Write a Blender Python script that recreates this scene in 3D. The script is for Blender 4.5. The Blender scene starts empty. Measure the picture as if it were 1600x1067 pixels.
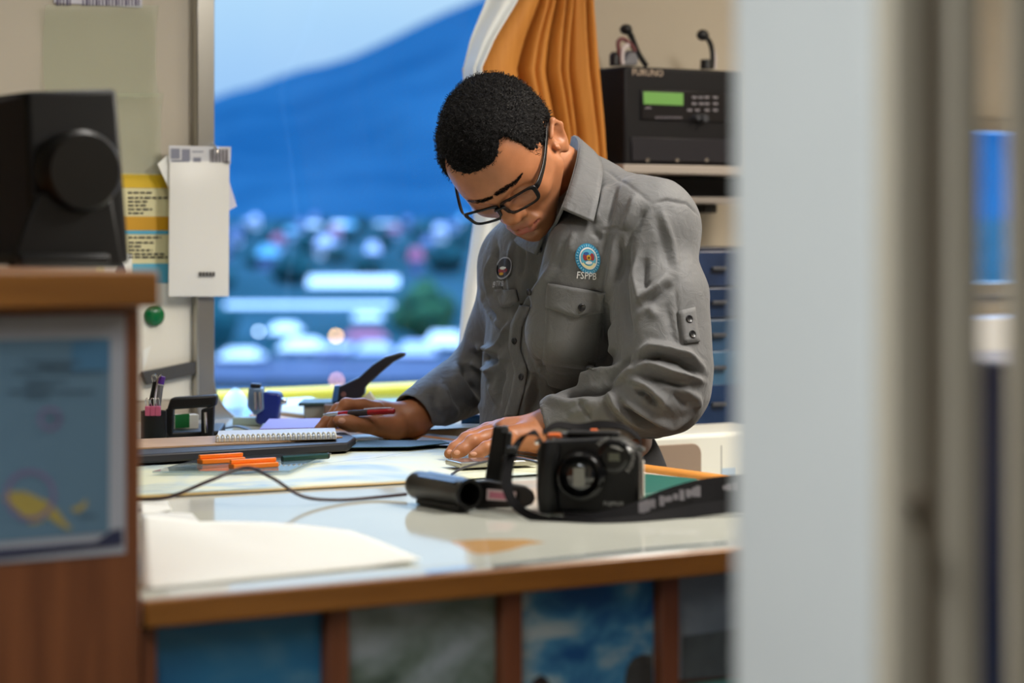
import bpy, bmesh, math, random
import numpy as np
from mathutils import Vector, Matrix, noise as mnoise

random.seed(7)
SC = bpy.context.scene
COL = SC.collection

# ------------------------------------------------------------------ camera
F = 3800.0            # focal length in pixels of the 1600 px wide frame
YH = 370.0            # image row of the horizon
CZ = 1.27             # camera height
CU, CV = -0.896, -1.971
YAW = math.radians(33.0)
CS, SN = math.cos(YAW), math.sin(YAW)
cam_d = bpy.data.cameras.new('camera')
cam = bpy.data.objects.new('camera', cam_d)
COL.objects.link(cam)
cam.location = (CU, CV, CZ)
cam.rotation_euler = (math.radians(90), 0, -YAW)
cam_d.sensor_width = 36.0
cam_d.lens = F / 1600 * 36
cam_d.shift_y = -(533.5 - YH) / 1600
cam_d.clip_end = 9000
cam_d.clip_start = 0.05
cam_d.dof.use_dof = True
cam_d.dof.focus_distance = 3.50
cam_d.dof.aperture_fstop = 3.5
SC.camera = cam

# ------------------------------------------------------------------ view, world, lights
SC.view_settings.view_transform = 'Standard'
SC.view_settings.look = 'None'
SC.view_settings.gamma = 1
SC.view_settings.exposure = 0.0
SC.view_settings.use_curve_mapping = False
SC.cycles.use_denoising = True
SC.cycles.max_bounces = 8
SC.cycles.transparent_max_bounces = 12
SC.cycles.caustics_reflective = False
SC.cycles.caustics_refractive = False
SC.cycles.sample_clamp_indirect = 4.0

world = bpy.data.worlds.new('dusk_sky')
SC.world = world
world.use_nodes = True
wn = world.node_tree.nodes; wl = world.node_tree.links
wn.clear()
w_out = wn.new('ShaderNodeOutputWorld'); w_bg = wn.new('ShaderNodeBackground')
w_tc = wn.new('ShaderNodeTexCoord'); w_sep = wn.new('ShaderNodeSeparateXYZ')
w_rmp = wn.new('ShaderNodeValToRGB'); w_nz = wn.new('ShaderNodeTexNoise')
w_mix = wn.new('ShaderNodeMix'); w_mix.data_type = 'RGBA'
w_nr = wn.new('ShaderNodeMapRange')
w_nz.inputs['Scale'].default_value = 7.0; w_nz.inputs['Detail'].default_value = 3
wl.new(w_tc.outputs['Generated'], w_sep.inputs[0])
wl.new(w_tc.outputs['Generated'], w_nz.inputs['Vector'])
wl.new(w_sep.outputs['Z'], w_rmp.inputs[0])
el = w_rmp.color_ramp.elements
el[0].position = 0.0; el[0].color = (0.34, 0.56, 0.92, 1)
el[1].position = 1.0; el[1].color = (0.26, 0.49, 0.95, 1)
e = el.new(0.055); e.color = (0.42, 0.66, 0.97, 1)
e = el.new(0.10); e.color = (0.56, 0.80, 1.0, 1)
e = el.new(0.30); e.color = (0.38, 0.62, 1.0, 1)
wl.new(w_nz.outputs['Fac'], w_nr.inputs[0])
w_nr.inputs[1].default_value = 0.45; w_nr.inputs[2].default_value = 0.75
w_nr.inputs[3].default_value = 0.0; w_nr.inputs[4].default_value = 0.45
wl.new(w_nr.outputs[0], w_mix.inputs[0])
wl.new(w_rmp.outputs[0], w_mix.inputs[6])
w_mix.inputs[7].default_value = (0.72, 0.86, 1.0, 1)
wl.new(w_mix.outputs[2], w_bg.inputs[0])
w_st = wn.new('ShaderNodeMapRange')      # overcast dusk: the upper sky is brighter than the horizon
w_st.interpolation_type = 'SMOOTHSTEP'
w_st.inputs[1].default_value = 0.10; w_st.inputs[2].default_value = 0.65
w_st.inputs[3].default_value = 1.0; w_st.inputs[4].default_value = 8.5
wl.new(w_sep.outputs['Z'], w_st.inputs[0]); wl.new(w_st.outputs[0], w_bg.inputs[1])
wl.new(w_bg.outputs[0], w_out.inputs[0])


def lamp(name, loc, target, size, power, color, size_y=None, spread=180):
    l = bpy.data.lights.new(name, 'AREA')
    l.energy = power; l.color = color; l.size = size
    l.spread = math.radians(spread)
    if size_y:
        l.shape = 'RECTANGLE'; l.size_y = size_y
    o = bpy.data.objects.new(name, l)
    COL.objects.link(o)
    o.location = loc
    o.rotation_euler = (Vector(target) - Vector(loc)).to_track_quat('-Z', 'Y').to_euler()
    return o

CEIL = 2.24
WARM = (1.0, 0.86, 0.68)
NEUT = (1.0, 0.95, 0.88)
LAMPS = [
    # fluorescent ceiling lamps and one added fill lamp (u, v), length, power, colour
    (1.50, 0.05, 0.24, 1.10, 40, NEUT, 180),
    (2.35, 0.70, 0.30, 1.20, 17, WARM, 180),
    (0.55, 0.85, 0.24, 1.10, 6.5, NEUT, 180),  # unseen fill lamp, added to brighten the writing hand
    (-0.75, -1.20, 0.30, 1.20, 20, (0.92, 0.97, 1.0), 130),
]
for (lu, lv, lw, ll, lp, lc, ls) in LAMPS:
    lamp('room_or_fill_light', (lu, lv, CEIL - 0.075), (lu, lv, 0), lw, lp, lc, size_y=ll, spread=ls)


# ------------------------------------------------------------------ coordinates
def c2w(p):
    """camera-aligned metres (right, away, up from lens) -> world"""
    X, Y, Z = p
    return Vector((CU + X * CS + Y * SN, CV - X * SN + Y * CS, CZ + Z))

def w2c(p):
    a, b = p[0] - CU, p[1] - CV
    return Vector((a * CS - b * SN, a * SN + b * CS, p[2] - CZ))

def cp(px, py, Y):
    return np.array([(px - 800) / F * Y, Y, -(py - YH) / F * Y])

def W(px, py, Y):
    return c2w(cp(px, py, Y))

TZ = 0.95             # chart table surface height
def T(px, py, h=0.0):
    """point on the horizontal plane h above the chart table"""
    return W(px, py, (CZ - TZ - h) * F / (py - YH))

def onz(px, py, z):
    return W(px, py, (CZ - z) * F / (py - YH))

def onv(px, py, v):
    a = W(px, py, 1.0); o = Vector((CU, CV, CZ)); d = a - o
    return o + d * ((v - CV) / d.y)

def onu(px, py, u):
    a = W(px, py, 1.0); o = Vector((CU, CV, CZ)); d = a - o
    return o + d * ((u - CU) / d.x)


# ------------------------------------------------------------------ materials
def lin(c):
    r = []
    for x in c:
        x = x / 255.0
        r.append(x / 12.92 if x <= 0.04045 else ((x + 0.055) / 1.055) ** 2.4)
    return (r[0], r[1], r[2], 1.0)

MATS = {}
def mat(name, rgb, rough=0.5, metal=0.0, spec=0.5, vary=0.0, vscale=8.0, bump=0.0, bscale=200.0,
        emit=0.0, stretch=None, rgb2=None, coat=0.0, alpha=None, sub=0.0):
    if name in MATS:
        return MATS[name]
    m = bpy.data.materials.new(name); m.use_nodes = True
    n = m.node_tree.nodes; l = m.node_tree.links
    b = n['Principled BSDF']
    b.inputs['Roughness'].default_value = rough
    b.inputs['Metallic'].default_value = metal
    b.inputs['Specular IOR Level'].default_value = spec
    b.inputs['Coat Weight'].default_value = coat
    base = lin(rgb)
    b.inputs['Base Color'].default_value = base
    if sub:
        b.inputs['Subsurface Weight'].default_value = sub
        b.inputs['Subsurface Radius'].default_value = (0.012, 0.004, 0.002)
        b.inputs['Subsurface Scale'].default_value = 0.6
    tc = None
    if vary or rgb2 or bump:
        tc = n.new('ShaderNodeTexCoord'); mp = n.new('ShaderNodeMapping')
        l.new(tc.outputs['Object'], mp.inputs['Vector'])
        if stretch:
            mp.inputs['Scale'].default_value = stretch
    if vary or rgb2:
        nz = n.new('ShaderNodeTexNoise'); nz.inputs['Scale'].default_value = vscale
        nz.inputs['Detail'].default_value = 5
        l.new(mp.outputs[0], nz.inputs['Vector'])
        rp = n.new('ShaderNodeValToRGB')
        c2 = lin(rgb2) if rgb2 else tuple(min(1, x * (1 + vary)) for x in base[:3]) + (1,)
        c1 = base if rgb2 else tuple(x * (1 - vary) for x in base[:3]) + (1,)
        rp.color_ramp.elements[0].position = 0.35; rp.color_ramp.elements[0].color = c1
        rp.color_ramp.elements[1].position = 0.65; rp.color_ramp.elements[1].color = c2
        l.new(nz.outputs['Fac'], rp.inputs[0]); l.new(rp.outputs[0], b.inputs['Base Color'])
    if bump:
        nb = n.new('ShaderNodeTexNoise'); nb.inputs['Scale'].default_value = bscale
        nb.inputs['Detail'].default_value = 3
        bp = n.new('ShaderNodeBump'); bp.inputs['Strength'].default_value = bump
        bp.inputs['Distance'].default_value = 0.002
        l.new(tc.outputs['Object'], nb.inputs['Vector'])
        l.new(nb.outputs['Fac'], bp.inputs['Height']); l.new(bp.outputs[0], b.inputs['Normal'])
    if emit:
        b.inputs['Emission Color'].default_value = base
        b.inputs['Emission Strength'].default_value = emit
    MATS[name] = m
    return m

def glass_mat(name, tint=(255, 255, 255), refl=0.5, rough=0.0, body=0.0, body_rgb=(255, 255, 255)):
    """thin clear sheet: see-through with a Fresnel reflection and an optional milky body"""
    if name in MATS:
        return MATS[name]
    m = bpy.data.materials.new(name); m.use_nodes = True
    n = m.node_tree.nodes; l = m.node_tree.links
    n.remove(n['Principled BSDF'])
    out = n['Material Output']
    tr = n.new('ShaderNodeBsdfTransparent'); tr.inputs[0].default_value = lin(tint)
    gl = n.new('ShaderNodeBsdfGlossy'); gl.inputs['Roughness'].default_value = rough
    fr = n.new('ShaderNodeFresnel'); fr.inputs[0].default_value = 1.45
    mu = n.new('ShaderNodeMath'); mu.operation = 'MULTIPLY'; mu.inputs[1].default_value = refl
    mx = n.new('ShaderNodeMixShader')
    ge = n.new('ShaderNodeNewGeometry'); sb = n.new('ShaderNodeMath'); sb.operation = 'SUBTRACT'; sb.inputs[0].default_value = 1.0
    m3 = n.new('ShaderNodeMath'); m3.operation = 'MULTIPLY'       # the front surface reflects, the inside of the sheet does not
    l.new(ge.outputs['Backfacing'], sb.inputs[1])
    l.new(fr.outputs[0], mu.inputs[0]); l.new(mu.outputs[0], m3.inputs[0]); l.new(sb.outputs[0], m3.inputs[1])
    l.new(m3.outputs[0], mx.inputs[0])
    l.new(gl.outputs[0], mx.inputs[2])
    if body:
        df = n.new('ShaderNodeBsdfDiffuse'); df.inputs[0].default_value = lin(body_rgb)
        m2 = n.new('ShaderNodeMixShader'); m2.inputs[0].default_value = body
        l.new(tr.outputs[0], m2.inputs[1]); l.new(df.outputs[0], m2.inputs[2])
        l.new(m2.outputs[0], mx.inputs[1])
    else:
        l.new(tr.outputs[0], mx.inputs[1])
    l.new(mx.outputs[0], out.inputs[0])
    MATS[name] = m
    return m

def cloud_mat(name, stops, scale, stretch=(1, 1, 1), detail=5, rough=0.45, distort=0.6, off=(0, 0, 0)):
    """printed photograph of clouds / hills: a colour ramp over stretched noise"""
    m = bpy.data.materials.new(name); m.use_nodes = True
    n = m.node_tree.nodes; l = m.node_tree.links
    b = n['Principled BSDF']; b.inputs['Roughness'].default_value = rough
    tc = n.new('ShaderNodeTexCoord'); mp = n.new('ShaderNodeMapping')
    mp.inputs['Scale'].default_value = stretch; mp.inputs['Location'].default_value = off
    nz = n.new('ShaderNodeTexNoise'); nz.inputs['Scale'].default_value = scale
    nz.inputs['Detail'].default_value = detail; nz.inputs['Distortion'].default_value = distort
    rp = n.new('ShaderNodeValToRGB')
    for i, (p, c) in enumerate(stops):
        e = rp.color_ramp.elements[i] if i < 2 else rp.color_ramp.elements.new(p)
        e.position = p; e.color = lin(c)
    l.new(tc.outputs['Object'], mp.inputs[0]); l.new(mp.outputs[0], nz.inputs['Vector'])
    l.new(nz.outputs['Fac'], rp.inputs[0]); l.new(rp.outputs[0], b.inputs['Base Color'])
    return m


# ------------------------------------------------------------------ mesh builder
class MB:
    def __init__(self):
        self.v = []; self.f = []
    def add(self, vs, fs):
        k = len(self.v)
        self.v += [tuple(x) for x in vs]
        self.f += [tuple(i + k for i in f) for f in fs]
        return self
    def box(self, c, s, R=None):
        c = Vector(c); hx, hy, hz = s[0] / 2, s[1] / 2, s[2] / 2
        vs = [Vector((x, y, z)) for x in (-hx, hx) for y in (-hy, hy) for z in (-hz, hz)]
        if R is not None:
            vs = [R @ x for x in vs]
        return self.add([x + c for x in vs],
                        [(0, 1, 3, 2), (4, 6, 7, 5), (0, 4, 5, 1), (2, 3, 7, 6), (0, 2, 6, 4), (1, 5, 7, 3)])
    def box2(self, a, b):
        a = Vector(a); b = Vector(b)
        return self.box((a + b) / 2, [abs(b[i] - a[i]) for i in range(3)])
    def prism(self, poly, d):
        """polygon of 3-D points extruded by vector d"""
        p = [Vector(x) for x in poly]; d = Vector(d); n = len(p)
        fs = [tuple(range(n - 1, -1, -1)), tuple(range(n, 2 * n))]
        fs += [(i, (i + 1) % n, n + (i + 1) % n, n + i) for i in range(n)]
        return self.add(p + [x + d for x in p], fs)
    def tube(self, path, r, n=10, caps=True):
        P = [Vector(x) for x in path]; m = len(P)
        rr = r if isinstance(r, (list, tuple)) else [r] * m
        up = None; vs = []
        for i in range(m):
            t = (P[min(i + 1, m - 1)] - P[max(i - 1, 0)]).normalized()
            if up is None:
                up = Vector((0, 0, 1)) if abs(t.z) < 0.9 else Vector((1, 0, 0))
            a = (up - t * up.dot(t)).normalized(); up = a
            b = t.cross(a)
            for k in range(n):
                w = 2 * math.pi * k / n
                vs.append(P[i] + (a * math.cos(w) + b * math.sin(w)) * rr[i])
        fs = []
        for i in range(m - 1):
            for k in range(n):
                k2 = (k + 1) % n
                fs.append((i * n + k, i * n + k2, (i + 1) * n + k2, (i + 1) * n + k))
        if caps:
            fs.append(tuple(range(n - 1, -1, -1)))
            fs.append(tuple((m - 1) * n + k for k in range(n)))
        return self.add(vs, fs)
    def ribbon(self, path, wids, thick=0.0015):
        """flat band: path points, wids = width vectors at each point"""
        P = [Vector(x) for x in path]; m = len(P); vs = []; fs = []
        for i in range(m):
            t = (P[min(i + 1, m - 1)] - P[max(i - 1, 0)]).normalized()
            w = Vector(wids[i]) / 2
            nrm = t.cross(w).normalized() * (thick / 2)
            vs += [P[i] - w - nrm, P[i] + w - nrm, P[i] + w + nrm, P[i] - w + nrm]
        for i in range(m - 1):
            for k in range(4):
                k2 = (k + 1) % 4
                fs.append((i * 4 + k, i * 4 + k2, (i + 1) * 4 + k2, (i + 1) * 4 + k))
        fs += [(3, 2, 1, 0), tuple((m - 1) * 4 + k for k in range(4))]
        return self.add(vs, fs)
    def lathe(self, prof, o, ax, n=28):
        """profile of (radius, distance along axis) about the line o, ax"""
        o = Vector(o); ax = Vector(ax).normalized()
        a = ax.orthogonal().normalized(); b = ax.cross(a); vs = []; fs = []
        for (r, h) in prof:
            for k in range(n):
                w = 2 * math.pi * k / n
                vs.append(o + ax * h + (a * math.cos(w) + b * math.sin(w)) * max(r, 1e-5))
        for i in range(len(prof) - 1):
            for k in range(n):
                k2 = (k + 1) % n
                fs.append((i * n + k, i * n + k2, (i + 1) * n + k2, (i + 1) * n + k))
        fs.append(tuple(range(n - 1, -1, -1)))
        fs.append(tuple((len(prof) - 1) * n + k for k in range(n)))
        return self.add(vs, fs)
    def ball(self, c, r, n=14, R=None):
        c = Vector(c); r = Vector(r) if hasattr(r, '__len__') else Vector((r, r, r))
        vs = []; fs = []
        for i in range(n + 1):
            th = math.pi * i / n
            for k in range(2 * n):
                ph = math.pi * k / n
                p = Vector((r.x * math.sin(th) * math.cos(ph), r.y * math.sin(th) * math.sin(ph), r.z * math.cos(th)))
                vs.append(c + (R @ p if R is not None else p))
        for i in range(n):
            for k in range(2 * n):
                k2 = (k + 1) % (2 * n)
                fs.append((i * 2 * n + k, (i + 1) * 2 * n + k, (i + 1) * 2 * n + k2, i * 2 * n + k2))
        return self.add(vs, fs)
    def sheet(self, grid):
        """grid[i][j] of points"""
        n = len(grid); m = len(grid[0])
        return self.add([p for row in grid for p in row],
                        [(i * m + j, i * m + j + 1, (i + 1) * m + j + 1, (i + 1) * m + j)
                         for i in range(n - 1) for j in range(m - 1)])

ORG = {}
def _link(name, me, m, parent, loc):
    o = bpy.data.objects.new(name, me)
    COL.objects.link(o)
    if m is not None:
        for x in (m if isinstance(m, list) else [m]):
            me.materials.append(x)
    if parent is not None:
        o.parent = parent
        o.location = loc - ORG[parent.name]
    else:
        o.location = loc
    ORG[o.name] = loc
    return o

def obj(name, mb, m, parent=None, bevel=0.0, smooth=False, seg=2, base=None, subsurf=0):
    """link the builder's shape as ONE mesh object"""
    if parent is not None:
        loc = ORG[parent.name].copy() if base is None else Vector(base)
    else:
        if base is None:
            a = np.array([tuple(x) for x in mb.v])
            base = ((a[:, 0].min() + a[:, 0].max()) / 2, (a[:, 1].min() + a[:, 1].max()) / 2, a[:, 2].min())
        loc = Vector(base)
    me = bpy.data.meshes.new(name)
    me.from_pydata([tuple(Vector(x) - loc) for x in mb.v], [], mb.f)
    bm = bmesh.new(); bm.from_mesh(me)
    bmesh.ops.remove_doubles(bm, verts=bm.verts, dist=1e-6)
    bmesh.ops.recalc_face_normals(bm, faces=bm.faces)
    bm.to_mesh(me); bm.free()
    o = _link(name, me, m, parent, loc)
    if bevel:
        md = o.modifiers.new('bevel', 'BEVEL'); md.width = bevel; md.segments = seg
        md.limit_method = 'ANGLE'; md.angle_limit = math.radians(40)
    if subsurf:
        md = o.modifiers.new('sub', 'SUBSURF'); md.levels = subsurf; md.render_levels = subsurf
    if smooth or bevel:
        me.shade_smooth()
        if smooth != 'all':
            me.set_sharp_from_angle(angle=math.radians(40))
    return o

def thing(name, label, cat, loc, group=None):
    o = bpy.data.objects.new(name, None)
    COL.objects.link(o)
    o.empty_display_size = 0.05
    o.location = loc
    ORG[o.name] = Vector(loc)
    tag(o, label, cat, group)
    return o

def tag(o, label, cat, group=None, kind=None):
    o['label'] = label; o['category'] = cat
    if group:
        o['group'] = group
    if kind:
        o['kind'] = kind
    return o

def struct(name, mb, m, parent=None, **k):
    o = obj(name, mb, m, parent, **k)
    o['kind'] = 'structure'
    return o

def text_mesh(txt, size):
    """glyph outline mesh of a short word, centred: list of verts (x,y), faces"""
    c = bpy.data.curves.new('word', 'FONT'); c.body = txt; c.size = size
    c.align_x = 'CENTER'; c.align_y = 'CENTER'; c.resolution_u = 2
    o = bpy.data.objects.new('word', c); COL.objects.link(o)
    dg = bpy.context.evaluated_depsgraph_get()
    me = bpy.data.meshes.new_from_object(o.evaluated_get(dg))
    vs = [(v.co.x, v.co.y) for v in me.vertices]; fs = [tuple(p.vertices) for p in me.polygons]
    bpy.data.objects.remove(o); bpy.data.curves.remove(c); bpy.data.meshes.remove(me)
    return vs, fs

def put_text(mb, txt, size, c, ex, ey, lift=0.0006):
    c = Vector(c); ex = Vector(ex).normalized(); ey = Vector(ey).normalized(); n = ex.cross(ey)
    vs, fs = text_mesh(txt, size)
    mb.add([c + ex * x + ey * y + n * lift for (x, y) in vs], fs)
    return mb

def catmull(pts, n=8):
    P = [Vector(p) for p in pts]; out = []
    for i in range(len(P) - 1):
        p0 = P[max(i - 1, 0)]; p1 = P[i]; p2 = P[i + 1]; p3 = P[min(i + 2, len(P) - 1)]
        for k in range(n):
            t = k / n
            out.append(0.5 * ((2 * p1) + (p2 - p0) * t + (2 * p0 - 5 * p1 + 4 * p2 - p3) * t * t
                              + (3 * p1 - p0 - 3 * p2 + p3) * t ** 3))
    out.append(P[-1])
    return out

# =================================================================== THE SETTING
m_wall = mat('painted_bulkhead', (184, 174, 156), 0.55, vary=0.04, vscale=3, bump=0.05, bscale=60)
m_ceil = mat('ceiling_panels', (205, 203, 196), 0.7, vary=0.03, vscale=2)
m_floor = mat('deck_covering', (70, 78, 84), 0.6, vary=0.15, vscale=30)
m_pillar = mat('white_enamel', (214, 217, 214), 0.45, vary=0.02, vscale=5)
m_beige = mat('beige_enamel', (196, 186, 166), 0.4, vary=0.04, vscale=6)
m_steel = mat('brushed_steel', (190, 186, 176), 0.28, metal=0.9, vary=0.08, vscale=5, stretch=(1, 1, 0.2))
m_pane = glass_mat('window_glass', (244, 250, 255), refl=0.8)

ULO, UHI, VLO, VHI = -1.9, 3.4, -3.0, 1.95
WU0, WU1, WZ0, WZ1 = 0.985, 1.68, 0.915, 1.98          # window opening
W2U0, W2U1, W2Z0, W2Z1 = 2.70, 3.25, 1.15, 1.52        # second window, seen through the door gap

struct('floor', MB().box2((ULO, VLO, -0.05), (UHI, VHI + 0.1, 0)), m_floor)
struct('ceiling', MB().box2((ULO, VLO, CEIL), (UHI, VHI + 0.1, CEIL + 0.05)), m_ceil)
wb = MB()
us = [ULO, WU0, WU1, W2U0, W2U1, UHI]
for i, (a, b) in enumerate(zip(us[:-1], us[1:])):
    if i == 1:
        wb.box2((a, VHI, 0), (b, VHI + 0.1, WZ0)); wb.box2((a, VHI, WZ1), (b, VHI + 0.1, CEIL))
    elif i == 3:
        wb.box2((a, VHI, 0), (b, VHI + 0.1, W2Z0)); wb.box2((a, VHI, W2Z1), (b, VHI + 0.1, CEIL))
    else:
        wb.box2((a, VHI, 0), (b, VHI + 0.1, CEIL))
struct('wall_back', wb, m_wall)
struct('wall_left', MB().box2((ULO - 0.05, VLO, 0), (ULO, VHI + 0.1, CEIL)), m_wall)
struct('wall_right', MB().box2((UHI, VLO, 0), (UHI + 0.05, VHI + 0.1, CEIL)), m_wall)
struct('wall_front', MB().box2((ULO, VLO - 0.05, 0), (UHI, VLO, CEIL)), m_wall)


def window(name, u0, u1, z0, z1, rad, fw, proud):
    g = struct(name, MB().box2((u0 - 0.02, VHI + 0.06, z0 - 0.02), (u1 + 0.02, VHI + 0.066, z1 + 0.02)), m_pane)
    inner = []
    for (cx, cz, a0) in ((u1 - fw - rad, z0 + fw + rad, -90), (u1 - fw - rad, z1 - fw - rad, 0),
                         (u0 + fw + rad, z1 - fw - rad, 90), (u0 + fw + rad, z0 + fw + rad, 180)):
        for k in range(9):
            w = math.radians(a0 + 90 * k / 8)
            inner.append((cx + rad * math.cos(w), cz + rad * math.sin(w)))
    outer = []
    for (x, z) in inner:                   # matching ring on the outside rectangle with small corner radius
        cx, cz = (u0 + u1) / 2, (z0 + z1) / 2
        ox = min(max(cx + (x - cx) * 3, u0 - 0.012), u1 + 0.012) if abs(x - cx) > (u1 - u0) / 2 - fw - rad else x
        oz = min(max(cz + (z - cz) * 3, z0 - 0.012), z1 + 0.012) if abs(z - cz) > (z1 - z0) / 2 - fw - rad else z
        outer.append((ox, oz))
    n = len(inner); mb = MB()
    ring = []
    for v in (VHI - proud, VHI + 0.058):
        ring.append([(x, v, z) for (x, z) in outer]); ring.append([(x, v, z) for (x, z) in inner])
    vs = ring[0] + ring[1] + ring[2] + ring[3]
    fs = []
    for i in range(n):
        j = (i + 1) % n
        fs += [(i, j, n + j, n + i), (n + i, n + j, 3 * n + j, 3 * n + i), (2 * n + j, 2 * n + i, 3 * n + i, 3 * n + j),
               (j, i, 2 * n + i, 2 * n + j)]
    mb.add(vs, fs)
    obj('window_frame', mb, m_steel, g, bevel=0.004)
    return g

window('window_1', WU0, WU1, WZ0, WZ1, 0.085, 0.024, 0.022)
window('window_2', W2U0, W2U1, W2Z0, W2Z1, 0.05, 0.02, 0.02)

# ------------------------------------------------------- doorway beside the camera
PV0, PV1 = -0.99, -0.857
pu = [onv(x, 500, PV0).x for x in (1385, 1440, 1482, 1527, 1578)]
struct('wall_partition', MB().box2((pu[0], PV0 + 0.012, 0), (pu[3] - 0.004, PV1, CEIL)), m_pillar, bevel=0.004)
t1 = MB()
t1.box2((pu[0] + 0.001, PV0 - 0.004, 0), (pu[1], PV0 + 0.012, CEIL))
t1.box2((pu[2], PV0 - 0.004, 0), (pu[3], PV0 + 0.012, CEIL))
struct('trim_1', t1, m_beige, bevel=0.003)
struct('trim_2', MB().box2((pu[1], PV0 + 0.006, 0), (pu[2], PV0 + 0.012, CEIL)),
       mat('darker_brown_groove', (142, 128, 110), 0.6))  # recessed groove strip, a darker brown than the trim beside it
struct('door_1', MB().box2((pu[4], PV0 - 0.004, 0.02), (pu[4] + 0.9, PV0 + 0.004, CEIL - 0.02)), m_beige, bevel=0.002)
kn = W(1420, 780, 1.30); kn = onv(1420, 780, PV0 - 0.004)
k_ = MB().lathe([(0.004, 0), (0.004, 0.004), (0.0065, 0.005), (0.0065, 0.009), (0.004, 0.011)], kn, (0, -1, 0))
tag(obj('door_stop_knob', k_, mat('dull_bronze', (120, 108, 92), 0.5, metal=0.3), smooth=True),
    'small round brown knob on the beige door frame', 'knob')

# ------------------------------------------------------- housings of the ceiling lamps and the added fill lamp
m_lampbody = mat('lamp_housing', (235, 235, 230), 0.5)
for i, (lu, lv, lw, ll, lp, lc, ls) in enumerate(LAMPS):
    b = MB().box2((lu - lw / 2 - 0.03, lv - ll / 2 - 0.03, CEIL - 0.05), (lu + lw / 2 + 0.03, lv + ll / 2 + 0.03, CEIL))
    t = obj('room_or_fill_lamp', b, m_lampbody, bevel=0.006)
    tag(t, ['white fluorescent ceiling lamp above the chart table', 'white fluorescent ceiling lamp above the console behind the man',
            'unseen white lamp added as fill light for the writing hand', 'white fluorescent ceiling lamp over the doorway'][i],
        'ceiling lamp', 'ceiling lamps')

# =================================================================== OUTSIDE THE WINDOW
SEA = -11.0
m_hazy_forest = mat('hazy_forest_slope', (16, 54, 76), 0.95, spec=0.0, rgb2=(31, 68, 88), vscale=0.006)  # forest with the blue of distant haze put into its base colour
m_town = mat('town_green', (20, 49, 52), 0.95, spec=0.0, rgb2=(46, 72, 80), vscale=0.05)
m_water = mat('harbour_water', (88, 120, 150), 0.35, spec=0.5, vary=0.1, vscale=0.2)

def terr(Y):
    return SEA + (0 if Y < 205 else (Y - 205) / 1000 * 21.0)

ridge = [(-900, 330), (-500, 300), (0, 232), (150, 200), (250, 178), (318, 160), (345, 147), (400, 134), (440, 118), (480, 106),
         (530, 97), (560, 84), (600, 66), (640, 46), (680, 25), (720, 10), (760, -8), (900, -70), (1100, -120), (1400, -90),
         (1800, 40), (2400, 200)]
cols = np.linspace(-900, 2400, 90)
ry = np.interp(cols, [r[0] for r in ridge], [r[1] for r in ridge])
grid = []
for k in range(26):
    t = k / 25
    row = []
    for px, yy in zip(cols, ry):
        Y = 1205 + 1500 * t
        zt = CZ + (YH - yy) / F * 2705
        zb = terr(1205)
        h = zb + (zt - zb) * (t ** 1.25)
        h += (mnoise.noise((px * 0.012, t * 4, 0)) * 16 + mnoise.noise((px * 0.04, t * 12, 3)) * 5) * math.sin(math.pi * min(1, t * 1.02)) ** 0.6
        p = c2w(((px - 800) / F * Y, Y, 0)); p.z = h
        row.append(p)
    grid.append(row)
grid.append([p + Vector((600, 900, -p.z - 40)) for p in grid[-1]])
mo = struct('hill', MB().sheet(grid), m_hazy_forest, smooth='all')

g2 = []
for Y in (204, 206, 300, 500, 800, 1215):
    row = []
    for px in np.linspace(-1500, 3100, 12):
        p = c2w(((px - 800) / F * Y, Y, 0)); p.z = terr(Y) if Y > 205 else SEA - 3; row.append(p)
    g2.append(row)
struct('shore_ground', MB().sheet(g2), m_town)
qy = []
for Y in (205.5, 233):
    row = []
    for px in np.linspace(-1500, 3100, 12):
        p = c2w(((px - 800) / F * Y, Y, 0)); p.z = terr(max(Y, 206)) + 0.12; row.append(p)
    qy.append(row)
struct('quay_pavement', MB().sheet(qy), mat('quay_concrete', (70, 76, 90), 0.9, spec=0.0, vary=0.25, vscale=0.15))
wpts = [c2w((x, y, 0)) for (x, y) in ((-60, 8), (60, 8), (200, 230), (-200, 230))]
struct('harbour_water', MB().prism([(p.x, p.y, SEA - 1.0) for p in wpts], (0, 0, 0.2)), m_water)

m_white = mat('white_painted_roof', (196, 196, 196), 0.6)
m_pale = mat('pale_lilac_wall', (150, 152, 172), 0.7)
m_cream = mat('cream_wall', (190, 182, 180), 0.7)
m_red = mat('dull_red_roof', (128, 48, 72), 0.7)
m_dkwall = mat('blue_grey_wall', (70, 84, 116), 0.8)  # one dark blue-grey for walls, window panes and lamp poles
m_teal = mat('teal_roof', (70, 130, 150), 0.7)

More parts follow.
